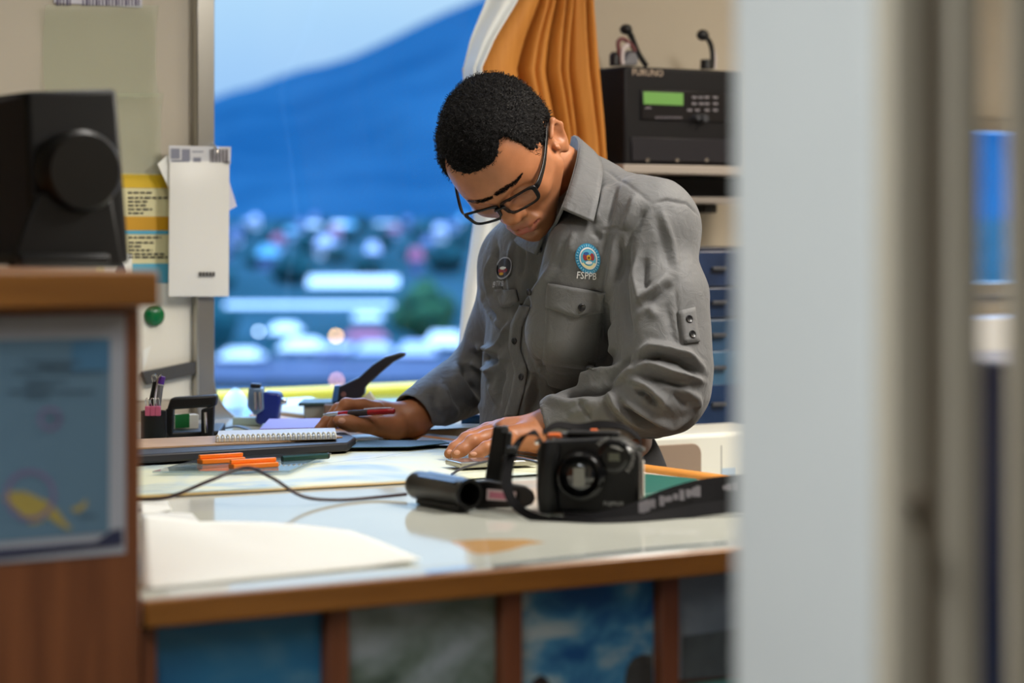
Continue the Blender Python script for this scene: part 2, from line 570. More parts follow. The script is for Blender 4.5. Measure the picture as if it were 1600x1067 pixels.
def house(px0, px1, py0, py1, Y, wall, roof, label, gable=False, roof_share=0.4):
    """a house whose front spans the given width at distance Y, standing on the slope"""
    a = W(px0, py1, Y); b = W(px1, py1, Y)
    zt = W(px0, py0, Y).z
    zb = min(terr(Y), a.z) - 0.5
    d = Vector((SN, CS, 0)) * (max(5, (b - a).length * 0.55) if gable else 3.5)
    mid = (a + b) / 2 + d / 2
    t = thing('house', label, 'house', (mid.x, mid.y, zb), 'houses of the harbour town')
    zr = zt - (zt - a.z) * roof_share
    lo = [Vector((a.x, a.y, zb)), Vector((b.x, b.y, zb)), Vector((b.x, b.y, zb)) + d, Vector((a.x, a.y, zb)) + d]
    obj('wall', MB().prism(lo, (0, 0, zr - zb)), wall, t)
    e = (b - a).normalized() * 0.5; dd = d.normalized() * 0.5
    q = [Vector((p.x, p.y, zr)) for p in lo]
    q = [q[0] - e - dd, q[1] + e - dd, q[2] + e + dd, q[3] - e + dd]
    r = MB()
    h = max(0.4, zt - zr)
    if gable:
        ins = (b - a) * 0.28
        r0 = (q[0] + q[3]) / 2 + Vector((0, 0, h)) + ins; r1 = (q[1] + q[2]) / 2 + Vector((0, 0, h)) - ins
        r.add(q + [r0, r1], [(0, 1, 5, 4), (2, 3, 4, 5), (1, 2, 5), (3, 0, 4), (3, 2, 1, 0)])
    else:
        k = Vector((0, 0, h * 0.25))
        up = d * 0.0 + Vector((0, 0, h))
        r.add([q[0], q[1], q[2], q[3], q[0] + k, q[1] + k, q[2] + up, q[3] + up],
              [(3, 2, 1, 0), (4, 5, 6, 7), (0, 1, 5, 4), (1, 2, 6, 5), (2, 3, 7, 6), (3, 0, 4, 7)])
    obj('roof', r, roof, t)
    n = min(6, max(2, int((b - a).length / 4.5)))
    for i in range(n):
        c = a + (b - a) * ((i + 0.5) / n)
        z0 = zb + (zr - zb) * 0.55
        obj('window', MB().box((c.x, c.y, z0 + 0.4), (1.1, 0.12, min(1.2, (zr - zb) * 0.4)), Matrix.Rotation(-YAW, 3, 'Z')), m_dkwall, t)
    return t

H = [
    (482, 566, 347, 372, 1000, m_cream, m_white, 'long white house high on the far slope, leftmost of its row', 0, .5),
    (572, 634, 347, 378, 1050, m_pale, m_white, 'pale house on the far slope, middle of its row', 1, .5),
    (640, 668, 352, 384, 1000, m_pale, m_pale, 'small lilac house on the far slope beside the pale one', 1, .5),
    (676, 760, 358, 384, 980, m_pale, m_white, 'white house on the far slope, behind the curtain edge', 1, .5),
    (396, 424, 396, 420, 700, m_pale, m_white, 'small white house alone on the dark slope', 1, .6),
    (412, 470, 414, 440, 680, m_pale, m_pale, 'low lilac shed below the small white house', 0, .3),
    (412, 440, 434, 452, 600, m_dkwall, m_red, 'tiny red roofed hut on the dark slope', 1, .6),
    (352, 374, 376, 392, 800, m_pale, m_pale, 'tiny pale hut beside the hanging white packet', 1, .6),
    (576, 640, 392, 412, 760, m_pale, m_pale, 'lilac house in the middle of the slope', 1, .5),
    (580, 616, 412, 434, 640, m_cream, m_pale, 'cream house above the white hall', 1, .4),
    (670, 735, 402, 440, 620, m_pale, m_white, 'white house beside the round tree', 1, .5),
    (484, 616, 432, 476, 400, m_white, m_white, 'white hall with a bright roof in the middle of the town', 0, .6),
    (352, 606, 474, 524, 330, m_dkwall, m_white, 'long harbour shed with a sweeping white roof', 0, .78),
    (546, 600, 490, 536, 300, m_white, m_white, 'white gabled house beside the round tree, in front of the hall', 1, .5),
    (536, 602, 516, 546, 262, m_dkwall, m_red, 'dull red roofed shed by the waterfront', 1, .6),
    (424, 462, 506, 540, 270, m_white, m_white, 'small white cube house in front of the long shed', 1, .4),
    (440, 500, 530, 562, 238, m_pale, m_white, 'white boat house on the quay, left of the street lamp', 1, .5),
    (560, 606, 536, 560, 240, m_teal, m_pale, 'white roofed kiosk on the quay, right of the street lamp', 1, .6),
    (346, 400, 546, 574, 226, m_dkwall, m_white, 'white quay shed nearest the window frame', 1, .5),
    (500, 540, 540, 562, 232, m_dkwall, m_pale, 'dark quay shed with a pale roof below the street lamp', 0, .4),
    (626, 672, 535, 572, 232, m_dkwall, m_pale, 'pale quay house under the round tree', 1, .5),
    (668, 720, 520, 560, 240, m_pale, m_white, 'white quay house next to the curtain', 1, .5),
]
for (a, b, c, d, Y, w, r, lb, gb, rs) in H:
    house(a, b, c, d, Y, w, r, lb, gb, rs)

rh = random.Random(21)
for k in range(22):
    px = 346 + k * 18.0 + rh.uniform(-3, 3); Y = 450 + ((k * 5 + 3) % 22) * 27; w_ = rh.uniform(6, 11) * 600 / Y
    gy = YH + (CZ - terr(Y)) * F / Y
    hgt = rh.uniform(3.5, 5.5) * F / Y
    house(px - w_, px + w_, gy - hgt, gy - 1, Y, rh.choice([m_pale, m_dkwall, m_cream]), rh.choice([m_pale, m_dkwall, m_red, m_teal]),
          'small dim house scattered among the trees on the far slope', 1, .45)['group'] = 'dim small houses on the far slope'
m_leaf = mat('tree_leaves', (26, 58, 48), 0.9, spec=0.05, rgb2=(48, 84, 52), vscale=0.9)
m_leaf2 = mat('dark_tree_leaves', (14, 52, 58), 0.9, spec=0.05, rgb2=(24, 66, 66), vscale=0.9)
m_bark = mat('tree_bark', (60, 54, 56), 0.9)

def tree(px, py, rpx, Y, ml, label, sx=1.0):
    c = W(px, py, Y); r = rpx / F * Y
    zb = terr(Y) - 0.3
    t = thing('tree', label, 'tree', (c.x, c.y, zb), 'trees of the harbour town')
    obj('trunk', MB().tube([(c.x, c.y, zb), (c.x + .1, c.y, (zb + c.z) / 2), (c.x, c.y, c.z)], [r * .1, r * .08, r * .05]), m_bark, t)
    mb = MB()
    rnd = random.Random(int(px))
    mb.ball(c, (r * 0.8 * sx, r * 0.8 * sx, r * 0.8), 10)
    for i in range(26):
        d = Vector((rnd.gauss(0, 1), rnd.gauss(0, 1), rnd.gauss(0, 1))).normalized()
        d.x *= sx; d.y *= sx
        mb.ball(c + d * r * 0.68, r * rnd.uniform(0.22, 0.4), 6)
    obj('crown', mb, ml, t, smooth='all')
    return t

tree(660, 487, 52, 250, m_leaf, 'round green tree in the middle of the harbour town')
tree(335, 512, 40, 230, m_leaf2, 'dark tree behind the left window frame', 1.1)
tree(560, 406, 26, 720, m_leaf2, 'dark tree high on the slope above the hall', 1.6)
tree(480, 420, 24, 700, m_leaf2, 'dark tree on the slope left of the hall', 1.5)
tree(705, 470, 26, 420, m_leaf2, 'dark tree behind the round green tree, by the curtain', 1.0)

for k in range(24):
    px = 338 + k * 17.2 + rh.uniform(-3, 3); Y = 380 + ((k * 7) % 24) * 28
    gy = YH + (CZ - terr(Y)) * F / Y
    rp_x = rh.uniform(1.8, 3.4) * F / Y
    tree(px, gy - rp_x * .8, rp_x, Y, m_leaf2, 'dark bushy tree scattered between the houses on the far slope', rh.uniform(1.1, 2.0))['group'] = 'dark trees on the far slope'

def street_lamp(px, py, Y, rgb, e, d, label):
    c = W(px, py, Y)
    t = thing('street_lamp', label, 'street lamp', (c.x, c.y, SEA - 0.3))
    obj('pole', MB().tube([(c.x, c.y, SEA - 0.5), (c.x, c.y, c.z - d * 0.6)], 0.07), m_dkwall, t)
    m = mat('lit_' + label.split()[0] + '_bulb', rgb, 0.4, emit=e)
    obj('lamp_head', MB().ball(c, d, 8), m, t, smooth='all')

street_lamp(525, 525, 200, (255, 186, 92), 17, 0.17, 'glowing yellow street lamp on the quay')
street_lamp(404, 518, 200, (215, 232, 240), 9, 0.15, 'pale white street lamp on the quay')
street_lamp(526, 594, 190, (255, 170, 140), 8, 0.17, 'pink harbour lamp low over the water behind the stapler')

# ship's rail and deck fittings just outside
m_yel = mat('yellow_rail_paint', (255, 196, 8), 0.4)
m_deckw = mat('white_deck_paint', (232, 236, 238), 0.45)
ra, rb_ = W(250, 628, 5.35), W(760, 605, 5.85)
tr_ = thing('ship_rail', 'yellow painted ship rail running across outside the window', 'rail', ((ra.x + rb_.x) / 2, (ra.y + rb_.y) / 2, 0.45))
obj('handrail', MB().tube([ra + (ra - rb_) * .4, ra, rb_, rb_ + (rb_ - ra) * 1.0], 0.0195, 14), m_yel, tr_, smooth=True)
for k in (-0.3, 0.9, 1.7):
    p = ra + (rb_ - ra) * k
    obj('post', MB().tube([(p.x, p.y, 0.45), (p.x, p.y, p.z)], 0.014), m_yel, tr_, smooth=True)
dk = [c2w((x, y, 0)) for (x, y) in ((-1.2, 5.0), (1.6, 5.0), (1.9, 6.6), (-1.6, 6.6))]
struct('outer_deck', MB().prism([(p.x, p.y, 0.40) for p in dk], (0, 0, 0.05)), mat('pale_blue_deck', (150, 172, 205), 0.5))
bw = MB()
p0, p1 = W(412, 648, 5.15), W(490, 648, 5.25)
bw.prism([(p0.x, p0.y, 0.45), (p1.x, p1.y, 0.45), (p1.x + .10, p1.y + .15, 0.45), (p0.x + .10, p0.y + .15, 0.45)], (0, 0, W(400, 630, 5.2).z - 0.45))
tag(obj('deck_locker', bw, m_deckw, bevel=0.02), 'white deck locker outside below the yellow rail', 'locker')
vp = W(368, 640, 5.2)
vt = MB().lathe([(0.018, 0), (0.018, vp.z - 0.45), (0.028, vp.z - 0.445), (0.022, vp.z - .425), (0.004, vp.z - 0.405)], (vp.x, vp.y, 0.45), (0, 0, 1))
tag(obj('mushroom_vent', vt, m_deckw, smooth=True), 'white mushroom vent standing on the deck by the window frame', 'vent')

# navy locker and console, glimpsed through the door gap
m_navy = mat('navy_locker_paint', (52, 62, 92), 0.4, vary=0.08, vscale=6)
lk = thing('locker', 'tall navy blue locker glimpsed through the gap beside the door', 'locker', (0.85, -0.42, 0))
obj('body', MB().box2((0.62, -0.58, 0.0), (1.05, -0.25, 1.16)), m_navy, lk, bevel=0.004)
obj('handle', MB().box2((0.70, -0.594, 0.9), (0.715, -0.5802, 1.02)), mat('chrome', (215, 215, 215), 0.12, metal=1.0), lk, bevel=0.002)
cn = thing('wall_console', 'white wall console below the small far window', 'console', (2.95, 1.82, 0))
obj('body', MB().box2((2.55, 1.72, 0.0), (3.35, 1.925, 1.10)), mat('console_white', (225, 226, 226), 0.4), cn, bevel=0.004)

# =================================================================== CABINET, CHART TABLE, POSTERS
m_wood = mat('brown_veneer', (112, 62, 34), 0.42, rgb2=(134, 78, 44), vscale=9, stretch=(6, 6, 0.5))
m_oak = mat('golden_oak_edge', (142, 88, 30), 0.38, rgb2=(160, 102, 40), vscale=10, stretch=(0.6, 6, 6))
m_oak2 = mat('orange_oak_lip', (214, 140, 62), 0.35, rgb2=(226, 158, 80), vscale=10, stretch=(6, 0.6, 6))
m_paper = mat('white_paper', (238, 238, 230), 0.7, vary=0.015, vscale=4)
m_black = mat('black_plastic', (12, 12, 13), 0.48, bump=0.06, bscale=900)
m_blackg = mat('glossy_black_plastic', (8, 8, 9), 0.22)
m_dkgrey = mat('dark_grey_plastic', (58, 60, 66), 0.5)
m_chrome = mat('chrome', (215, 215, 215), 0.12, metal=1.0)
m_blackm = mat('black_metal', (15, 14, 14), 0.34, metal=0.2)

# cabinet with its worktop, left
cz0, cz1 = onv(100, 483, -0.03).z, onv(100, 424, -0.03).z
cab = thing('cabinet', 'brown wooden cabinet with golden oak top, holding a pinned chart, at the left', 'cabinet', (-0.5, 0.28, 0))
obj('body', MB().box2((-1.2, 0, 0), (-0.005, 0.56, cz0)), m_wood, cab, bevel=0.002)
obj('top', MB().box2((-1.22, -0.03, cz0 + 0.0005), (-0.0005, 0.58, cz1)), m_oak, cab, bevel=0.003)

# printed chart on the cabinet
def quadv(px0, py0, px1, py1, v):
    return [onv(px0, py0, v), onv(px1, py0, v), onv(px1, py1, v), onv(px0, py1, v)]
a = onv(-60, 496, 0); b = onv(195, 864, 0)
def cpt(x, y, v):
    return onv(x, y, v)
pc = obj('nautical_chart_print', MB().box2((a.x, -0.0015, b.z), (b.x, -0.0002, a.z)), mat('chart_border_paper', (178, 180, 188), 0.6))
tag(pc, 'framed blue nautical chart with a yellow island, pinned to the brown cabinet', 'chart')
m_sea = mat('chart_sea_blue', (98, 130, 152), 0.6, vary=0.05, vscale=6)
def flat_v(name, pts, m, v, par, th=0.0006):
    return obj(name, MB().prism([onv(x, y, v) for (x, y) in pts], (0, th, 0)), m, par)
flat_v('sea_area', [(-60, 532), (172, 528), (170, 832), (-60, 852)], m_sea, -0.0022, pc)
flat_v('corner_tint', [(112, 534), (172, 530), (172, 580), (112, 580)], mat('chart_sea_deep', (74, 124, 160), 0.6), -0.0026, pc, 0.0003)
flat_v('lower_band', [(-60, 862), (150, 846), (176, 828), (192, 826), (192, 852), (-60, 880)], mat('chart_navy_band', (44, 48, 78), 0.6), -0.0026, pc, 0.0003)
flat_v('island', [(2, 778), (14, 768), (40, 768), (62, 778), (80, 786), (92, 800), (100, 812), (112, 826), (106, 828), (86, 816), (74, 806),
                  (66, 814), (52, 820), (38, 812), (30, 800), (16, 788)], mat('chart_land_yellow', (176, 156, 78), 0.6), -0.0028, pc, 0.0003)
flat_v('islet', [(112, 794), (124, 790), (136, 780), (136, 790), (124, 800), (114, 800)], MATS['chart_land_yellow'], -0.0028, pc, 0.0003)
def ringv(cx, cy, r, w, v, m, name, par):
    mb = MB(); n = 40; o = []; i_ = []
    for k in range(n):
        t = 2 * math.pi * k / n
        o.append(onv(cx + r * math.cos(t), cy + r * math.sin(t), v)); i_.append(onv(cx + (r - w) * math.cos(t), cy + (r - w) * math.sin(t), v))
    mb.add(o + i_, [(k, (k + 1) % n, n + (k + 1) % n, n + k) for k in range(n)])
    return obj(name, mb, m, par)
m_ringm = mat('chart_mauve_ink', (128, 110, 150), 0.6)
ringv(47, 774, 40, 6, -0.0032, m_ringm, 'compass_ring', pc)
ringv(78, 654, 18, 5, -0.0032, m_ringm, 'compass_ring', pc)
tl = MB()
for (x0, x1, y) in ((40, 126, 566), (60, 112, 573), (20, 162, 581), (40, 104, 596), (38, 80, 604), (14, 146, 612), (40, 76, 620), (72, 100, 653), (122, 150, 806)):
    q = [onv(x0, y - 2, -0.0032), onv(x1, y - 2, -0.0032), onv(x1, y + 2, -0.0032), onv(x0, y + 2, -0.0032)]
    tl.add(q, [(0, 1, 2, 3)])
obj('printed_lines', tl, mat('chart_grey_ink', (72, 98, 118), 0.6), pc)

# chart table
TU, TV = 1.07, 1.90
tab = thing('chart_table', 'large chart table with a glossy glass top and golden oak edges', 'table', (0.55, 0.95, 0))
m_top = mat('glass_over_chart', (206, 208, 198), 0.06, spec=0.5, rgb2=(216, 218, 214), vscale=2.5)
obj('tabletop', MB().box2((0.0, 0.012, 0.925), (TU - 0.012, TV, TZ)), m_top, tab, bevel=0.0015)
obj('front_edge', MB().box2((0.0, 0.0, 0.9245), (TU, 0.0118, TZ - 0.0008)), m_oak, tab, bevel=0.0025)
obj('side_lip', MB().box2((TU - 0.0118, 0.0125, 0.93), (TU + 0.012, TV, TZ + 0.008)), m_oak2, tab, bevel=0.007, seg=4)
obj('carcass', MB().box2((0.004, 0.035, 0.0), (TU - 0.03, TV - 0.02, 0.9243)), m_wood, tab, bevel=0.002)
st = [(0.004, onv(244, 1000, 0.02).x), (onv(512, 1000, 0.02).x, onv(545, 1000, 0.02).x), (onv(785, 1000, 0.02).x, onv(815, 1000, 0.02).x),
      (onv(1033, 1000, 0.02).x, onv(1060, 1000, 0.02).x), (0.76, 0.785), (0.95, 1.03)]
m_stile = mat('red_brown_stile', (136, 78, 48), 0.45, rgb2=(118, 66, 40), vscale=14, stretch=(6, 6, 0.4))
for (x0, x1) in st:
    obj('stile', MB().box2((x0, 0.018, 0.0), (x1, 0.0348, 0.9242)), m_stile, tab, bevel=0.0015)

ph = [
    ('photograph of deep blue sky with a pale wisp, first from the cabinet',
     [(0.25, (24, 96, 142)), (0.5, (38, 118, 162)), (0.66, (98, 148, 172)), (0.8, (178, 200, 204))], 6, (1, 1, 2.4), (0.2, 0, 0.3)),
    ('photograph of dark green and grey hills under mist, second from the cabinet',
     [(0.3, (66, 84, 72)), (0.44, (122, 138, 128)), (0.58, (166, 178, 182)), (0.75, (192, 200, 206))], 9, (1, 1, 1.6), (3.1, 0, 0.6)),
    ('photograph of white clouds in a blue sky above dark rocks, third from the cabinet',
     [(0.40, (34, 92, 150)), (0.50, (78, 146, 186)), (0.58, (168, 192, 198)), (0.70, (214, 214, 212))], 11, (1, 1, 1.5), (5.4, 0, 0.1)),
    ('photograph of a grey cliff under grey cloud, beside the white pillar',
     [(0.3, (106, 116, 122)), (0.5, (134, 144, 152)), (0.7, (158, 166, 172))], 7, (1, 1, 2.0), (8.0, 0, 0)),
]
for i in range(4):
    x0, x1 = st[i][1], st[i + 1][0]
    zb = 0.55 if i != 3 else onv(1100, 1058, 0.03).z
    cm = cloud_mat('photo_print', ph[i][1], ph[i][2], ph[i][3], off=ph[i][4])
    o = obj('photo_poster', MB().box2((x0 + 0.0006, 0.032, zb), (x1 - 0.0006, 0.0346, 0.9238)), cm)
    tag(o, ph[i][0], 'poster', 'photographs on the front of the chart table')
    m_rock = mat('printed_rock', (74, 72, 68), 0.5, vary=0.2, vscale=60)
    if i == 2:
        obj('rock_shape', MB().prism([Vector((min(onv(x, y, 0.0316).x, x1 - .002), .0316, onv(x, y, 0.0316).z)) for (x, y) in ((976, 1064), (980, 1042), (990, 1028), (1004, 1022), (1018, 1024), (1024, 1008), (1026, 1020), (1027, 1019), (1027, 1080), (976, 1080))], (0, 0.0003, 0)), m_rock, o)
        obj('rock_shape', MB().prism([onv(x, y, 0.0316) for (x, y) in ((826, 1080), (834, 1062), (846, 1054), (856, 1062), (862, 1080))], (0, 0.0003, 0)), mat('printed_dark_rock', (52, 40, 38), 0.5), o)
    if i == 3:
        obj('cliff_shape', MB().prism([Vector((min(onv(x, y, 0.0316).x, x1 - .002), .0316, onv(x, y, 0.0316).z)) for (x, y) in ((1066, 994), (1110, 988), (1160, 980), (1165, 1054), (1066, 1062))], (0, 0.0003, 0)), mat('printed_cliff', (92, 98, 98), 0.5, vary=0.15, vscale=40), o)
o = obj('photo_poster', MB().box2((st[3][1] + 0.0006, 0.032, 0.55), (st[4][0] - 0.0006, 0.0346, onv(1100, 1066, 0.03).z)),
        cloud_mat('photo_print', [(0.3, (52, 110, 100)), (0.7, (110, 150, 140))], 8))
tag(o, 'green photograph below the grey cliff one, only its top edge in view', 'poster', 'photographs on the front of the chart table')

# counter under the window, right of the table
m_cons = mat('cream_laminate', (214, 198, 168), 0.5)
con = thing('window_counter', 'cream counter under the window beyond the chart table', 'counter', (1.5, 1.63, 0))
obj('top', MB().box2((1.098, 1.35, 0.94), (1.46, 1.949, 0.963)), m_cons, con, bevel=0.003)
obj('body', MB().box2((1.12, 1.37, 0), (1.45, 1.945, 0.9398)), m_wall, con)
struct('window_sill', MB().box2((0.2, 1.905, 0.90), (1.096, 1.926, 0.938)), m_beige, bevel=0.003)

# =================================================================== BLACK MONITOR ON THE CABINET
mv = 0.40
mon = thing('monitor', 'black desktop monitor seen from behind, standing on the oak cabinet top', 'monitor', (-0.14, 0.42, cz1))
pTL, pTR, pBR, pBL = onv(40, 143, mv + 0.02), onv(184, 138, mv + 0.02), onv(205, 412, mv), onv(52, 412, mv)
d_ = Vector((0.0, 0.10, 0.0))
sh = onv(0, 300, mv + 0.12) - onv(40, 300, mv + 0.12)
mbm = MB()
fr = [pTL, pTR, pBR, pBL]
bk = [pTL + Vector((0.0, 0.14, 0.0)), pTR + Vector((0.0, 0.14, 0)), pBR + Vector((0, 0.13, 0)), pBL + Vector((0, 0.13, 0))]
mbm.add(fr + bk, [(0, 1, 2, 3), (7, 6, 5, 4), (0, 4, 5, 1), (1, 5, 6, 2), (2, 6, 7, 3), (3, 7, 4, 0)])
obj('casing', mbm, mat('black_monitor_shell', (15, 14, 15), 0.55, bump=0.05, bscale=700), mon, bevel=0.006)
sd = MB()
sL = [onv(-30, 165, mv + 0.10), onv(39, 148, mv + 0.025), onv(51, 412, mv + 0.005), onv(-30, 412, mv + 0.1)]
sd.prism(sL, (0.004, 0.06, 0))
obj('side_shell', sd, mat('grey_monitor_side', (44, 44, 49), 0.5), mon, bevel=0.003)
hc = onv(118, 268, mv)
obj('hinge_disc', MB().lathe([(0.043, 0.01), (0.043, -0.020), (0.038, -0.026), (0.0, -0.027)], hc, (0, 1, 0), 40), mat('black_hinge_disc', (11, 11, 12), 0.4), mon, smooth=True)
nk = MB().prism([onv(60, 300, mv - 0.012), onv(175, 300, mv - 0.012), onv(195, 418, mv - 0.012), onv(15, 418, mv - 0.012)], (0, 0.011, 0))
obj('stand_neck', nk, MATS['black_monitor_shell'], mon, bevel=0.004)
bz = onv(100, 418, mv - 0.012)
obj('stand_base', MB().box2((bz.x - 0.055, mv - 0.03, cz1), (bz.x + 0.045, mv + 0.10, cz1 + 0.012)), m_black, mon, bevel=0.004)
bt = MB().lathe([(0.006, 0), (0.006, 0.003)], onv(26, 190, mv + 0.03) + Vector((0, -0.02, 0)), (0, -1, 0), 14)

# =================================================================== PAPERS ON THE WALL LEFT OF THE WINDOW
WV = VHI - 0.0015
def wallsheet(name, x0, y0, x1, y1, m, label=None, cat=None, group=None, lift=0.0, th=0.0012, parent=None):
    a = onv(x0, y0, WV - lift); b = onv(x1, y1, WV - lift)
    o = obj(name, MB().box2((a.x, WV - lift - th, b.z), (b.x, WV - lift, a.z)), m, parent)
    if label:
        tag(o, label, cat, group)
    return o
m_sleeve = glass_mat('clear_plastic_sleeve', (244, 248, 240), refl=1.6, rough=0.08, body=0.14, body_rgb=(226, 230, 214))
def sleeve(x0, y0, x1, y1, label, lift):
    rows = []
    for i in range(11):
        r = []
        for j in range(11):
            x = x0 + (x1 - x0) * j / 10; y = y0 + (y1 - y0) * i / 10
            ex = min(i, 10 - i) / 10; bow = 0.004 * math.sin(i / 10 * math.pi * 3) * math.cos(j * .5) + 0.011 * math.exp(-((min(i, 10 - i)) / 1.3) ** 2)
            p = onv(x, y, WV); r.append((p.x, WV - lift - 0.003 - max(0, bow), p.z))
        rows.append(r)
    o = obj('plastic_sleeve', MB().sheet(rows), m_sleeve, smooth='all')
    tag(o, label, 'plastic sleeve', 'clear sleeves on the wall')
    return o
sleeve(66, 9, 243, 152, 'upper clear plastic sleeve on the wall above the black monitor', 0.0)
sleeve(76, 146, 249, 274, 'lower clear plastic sleeve on the wall, half behind the black monitor', 0.004)
s_ = wallsheet('printed_strip', 84, -14, 222, 12, mat('pale_label', (200, 196, 206), 0.6), 'small printed strip of code at the top of the sleeves', 'label', lift=0.001)
cb = MB()
for k in range(26):
    x = 88 + k * 5.1
    if 112 < x < 126: continue
    a = onv(x, -12, WV - 0.0026); b = onv(x + (2.2 if k % 3 else 3.6), 9, WV - 0.0026)
    cb.add([(a.x, a.y, a.z), (b.x, a.y, a.z), (b.x, a.y, b.z), (a.x, a.y, b.z)], [(0, 1, 2, 3)])
obj('code_bars', cb, mat('violet_ink', (84, 76, 100), 0.6), s_)

nt = wallsheet('safety_notice', 150, 270, 264, 442, mat('pale_yellow_paper', (226, 218, 168), 0.6),
               'yellow banded safety notice on the wall beside the black monitor', 'notice')
def on_notice(name, x0, y0, x1, y1, m):
    a = onv(x0, y0, WV - 0.0016); b = onv(x1, y1, WV - 0.0016)
    return obj(name, MB().box2((a.x, WV - 0.0022, b.z), (b.x, WV - 0.0014, a.z)), m, nt)
m_ny = mat('notice_yellow', (224, 184, 28), 0.5); m_nb = mat('notice_blue', (86, 172, 200), 0.5)
on_notice('yellow_band', 150, 271, 264, 294, m_ny); on_notice('yellow_band', 150, 338, 264, 360, mat('notice_ochre', (206, 152, 20), 0.5))
on_notice('blue_band', 150, 360, 264, 366, m_nb); on_notice('blue_band', 207, 412, 264, 442, m_nb)
on_notice('white_square', 163, 396, 206, 441, m_paper)
tx = MB()
m_ink = mat('black_ink', (50, 46, 44), 0.6)
rn = random.Random(3)
for y, x1 in ((301, 238), (309, 262), (315, 232), (321, 228), (327, 238), (333, 224), (371, 252), (379, 240), (385, 222), (391, 238), (397, 258), (402, 262)):
    x = 200
    while x < x1:
        w = rn.uniform(5, 11); q0 = onv(x, y - 1.3, WV - 0.0030); q1 = onv(min(x + w, x1), y + 1.3, WV - 0.0030)
        tx.add([(q0.x, q0.y, q0.z), (q1.x, q0.y, q0.z), (q1.x, q0.y, q1.z), (q0.x, q0.y, q1.z)], [(0, 1, 2, 3)])
        x += w + 2.2
obj('text_lines', tx, m_ink, nt)
obj('drop_mark', MB().prism([onv(x, y, WV - 0.003) for (x, y) in ((188, 406), (194, 416), (197, 426), (193, 434), (186, 434), (180, 427), (183, 416))], (0, 0.0005, 0)), mat('navy_ink', (40, 52, 78), 0.6), nt)
ws = wallsheet('white_notice', 206, 443, 303, 622, mat('white_board_sheet', (232, 228, 214), 0.45), 'plain white sheet on the wall around the green magnet', 'paper')
mg = onv(240, 493, WV - 0.0014)
tag(obj('magnet', MB().lathe([(0.0185, 0), (0.0185, 0.006), (0.015, 0.011), (0.008, 0.0135), (0, 0.014)], mg, (0, -1, 0), 30), mat('green_plastic', (4, 104, 54), 0.25), smooth=True),
    'round green magnet on the white sheet', 'magnet')
br = MB().prism([onv(x, y, WV - 0.004) for (x, y) in ((218, 581), (307, 563), (315, 581), (226, 601))], (0, -0.012, 0))
tag(obj('wall_bar', br, mat('charcoal_bar', (66, 66, 66), 0.5), bevel=0.001), 'dark grey flat bar fixed slantwise to the wall below the green magnet', 'bar')
sc_ = onv(222, 575, WV - 0.0016)
rc = onv(224, 520, WV - 0.0014)
tag(obj('paper_scrap', MB().prism([onv(x, y, WV - 0.0016) for (x, y) in ((221, 548), (236, 540), (222, 586))], (0, -0.0004, 0)), m_paper), 'small white paper scrap below the green magnet by the cabinet', 'paper')

# hanging packet with its header card, and the papers behind it
hk = onv(322, 236, WV)
pk = thing('hanging_packet', 'white packet with a barcode header hanging over the window frame', 'packet', onv(312, 463, VHI - 0.034))
def pv(x, y, v): return onv(x, y, v)
v1 = VHI - 0.036
rows = []
for i in range(13):
    r = []
    for j in range(9):
        x = 264.5 + (358 - 264.5) * j / 8 + (0.6 - i * 0.1); y = 252 + (463 - 252) * i / 12
        p = onv(x, y, v1); r.append((p.x, v1 - 0.006 * math.sin(math.pi * j / 8) ** 0.6 * min(1, i / 2, (12 - i) / 1.5), p.z))
    rows.append(r)
mbp = MB().sheet(rows); n0 = len(mbp.v)
rb2 = [[(p[0], v1 + 0.002, p[2]) for p in r] for r in rows]
mbp.sheet(rb2)
edge = [i * 9 for i in range(13)]; e2 = [i * 9 + 8 for i in range(13)]
mbp.f += [(edge[i], edge[i + 1], edge[i + 1] + n0, edge[i] + n0) for i in range(12)] + [(e2[i + 1], e2[i], e2[i] + n0, e2[i + 1] + n0) for i in range(12)]
mbp.f += [(j, j + 1, j + 1 + n0, j + n0) for j in range(8)] + [(108 + j + 1, 108 + j, 108 + j + n0, 108 + j + 1 + n0) for j in range(8)]
obj('envelope', mbp, mat('packet_white', (232, 231, 224), 0.35, coat=0.3), pk, smooth=True)
hd = obj('header_card', MB().prism([pv(264, 227, v1), pv(361, 229.5, v1), pv(360, 257, v1), pv(264, 254, v1)], (0, 0.0008, 0)), mat('header_grey', (206, 206, 208), 0.4), pk)
bc = MB()
for k in range(11):
    x = 328 + k * 2.7
    bc.add([pv(x, 233, v1 - 0.0007), pv(x + (1.9 if k % 2 else 1.2), 233, v1 - 0.0007), pv(x + (1.9 if k % 2 else 1.2), 254, v1 - 0.0007), pv(x, 254, v1 - 0.0007)], [(0, 1, 2, 3)])
obj('barcode', bc, mat('barcode_ink', (70, 58, 66), 0.6), hd)
ib = MB()
for (x0, y0, x1, y1) in ((267, 232, 281, 248), (284, 233, 297, 250), (268, 250, 296, 253), (300, 236, 318, 238), (302, 246, 314, 253)):
    ib.add([pv(x0, y0, v1 - 0.0007), pv(x1, y0, v1 - 0.0007), pv(x1, y1, v1 - 0.0007), pv(x0, y1, v1 - 0.0007)], [(0, 1, 2, 3)])
obj('printed_blocks', ib, mat('header_ink', (128, 130, 144), 0.6), hd)
lg = MB()
v1b = v1 - 0.0092
for k in range(5):
    x = 311 + k * 5.2
    lg.add([pv(x, 425, v1b), pv(x + 4, 425, v1b), pv(x + 4, 432, v1b), pv(x, 432, v1b)], [(0, 1, 2, 3)])
obj('printed_word', lg, m_ink, pk)
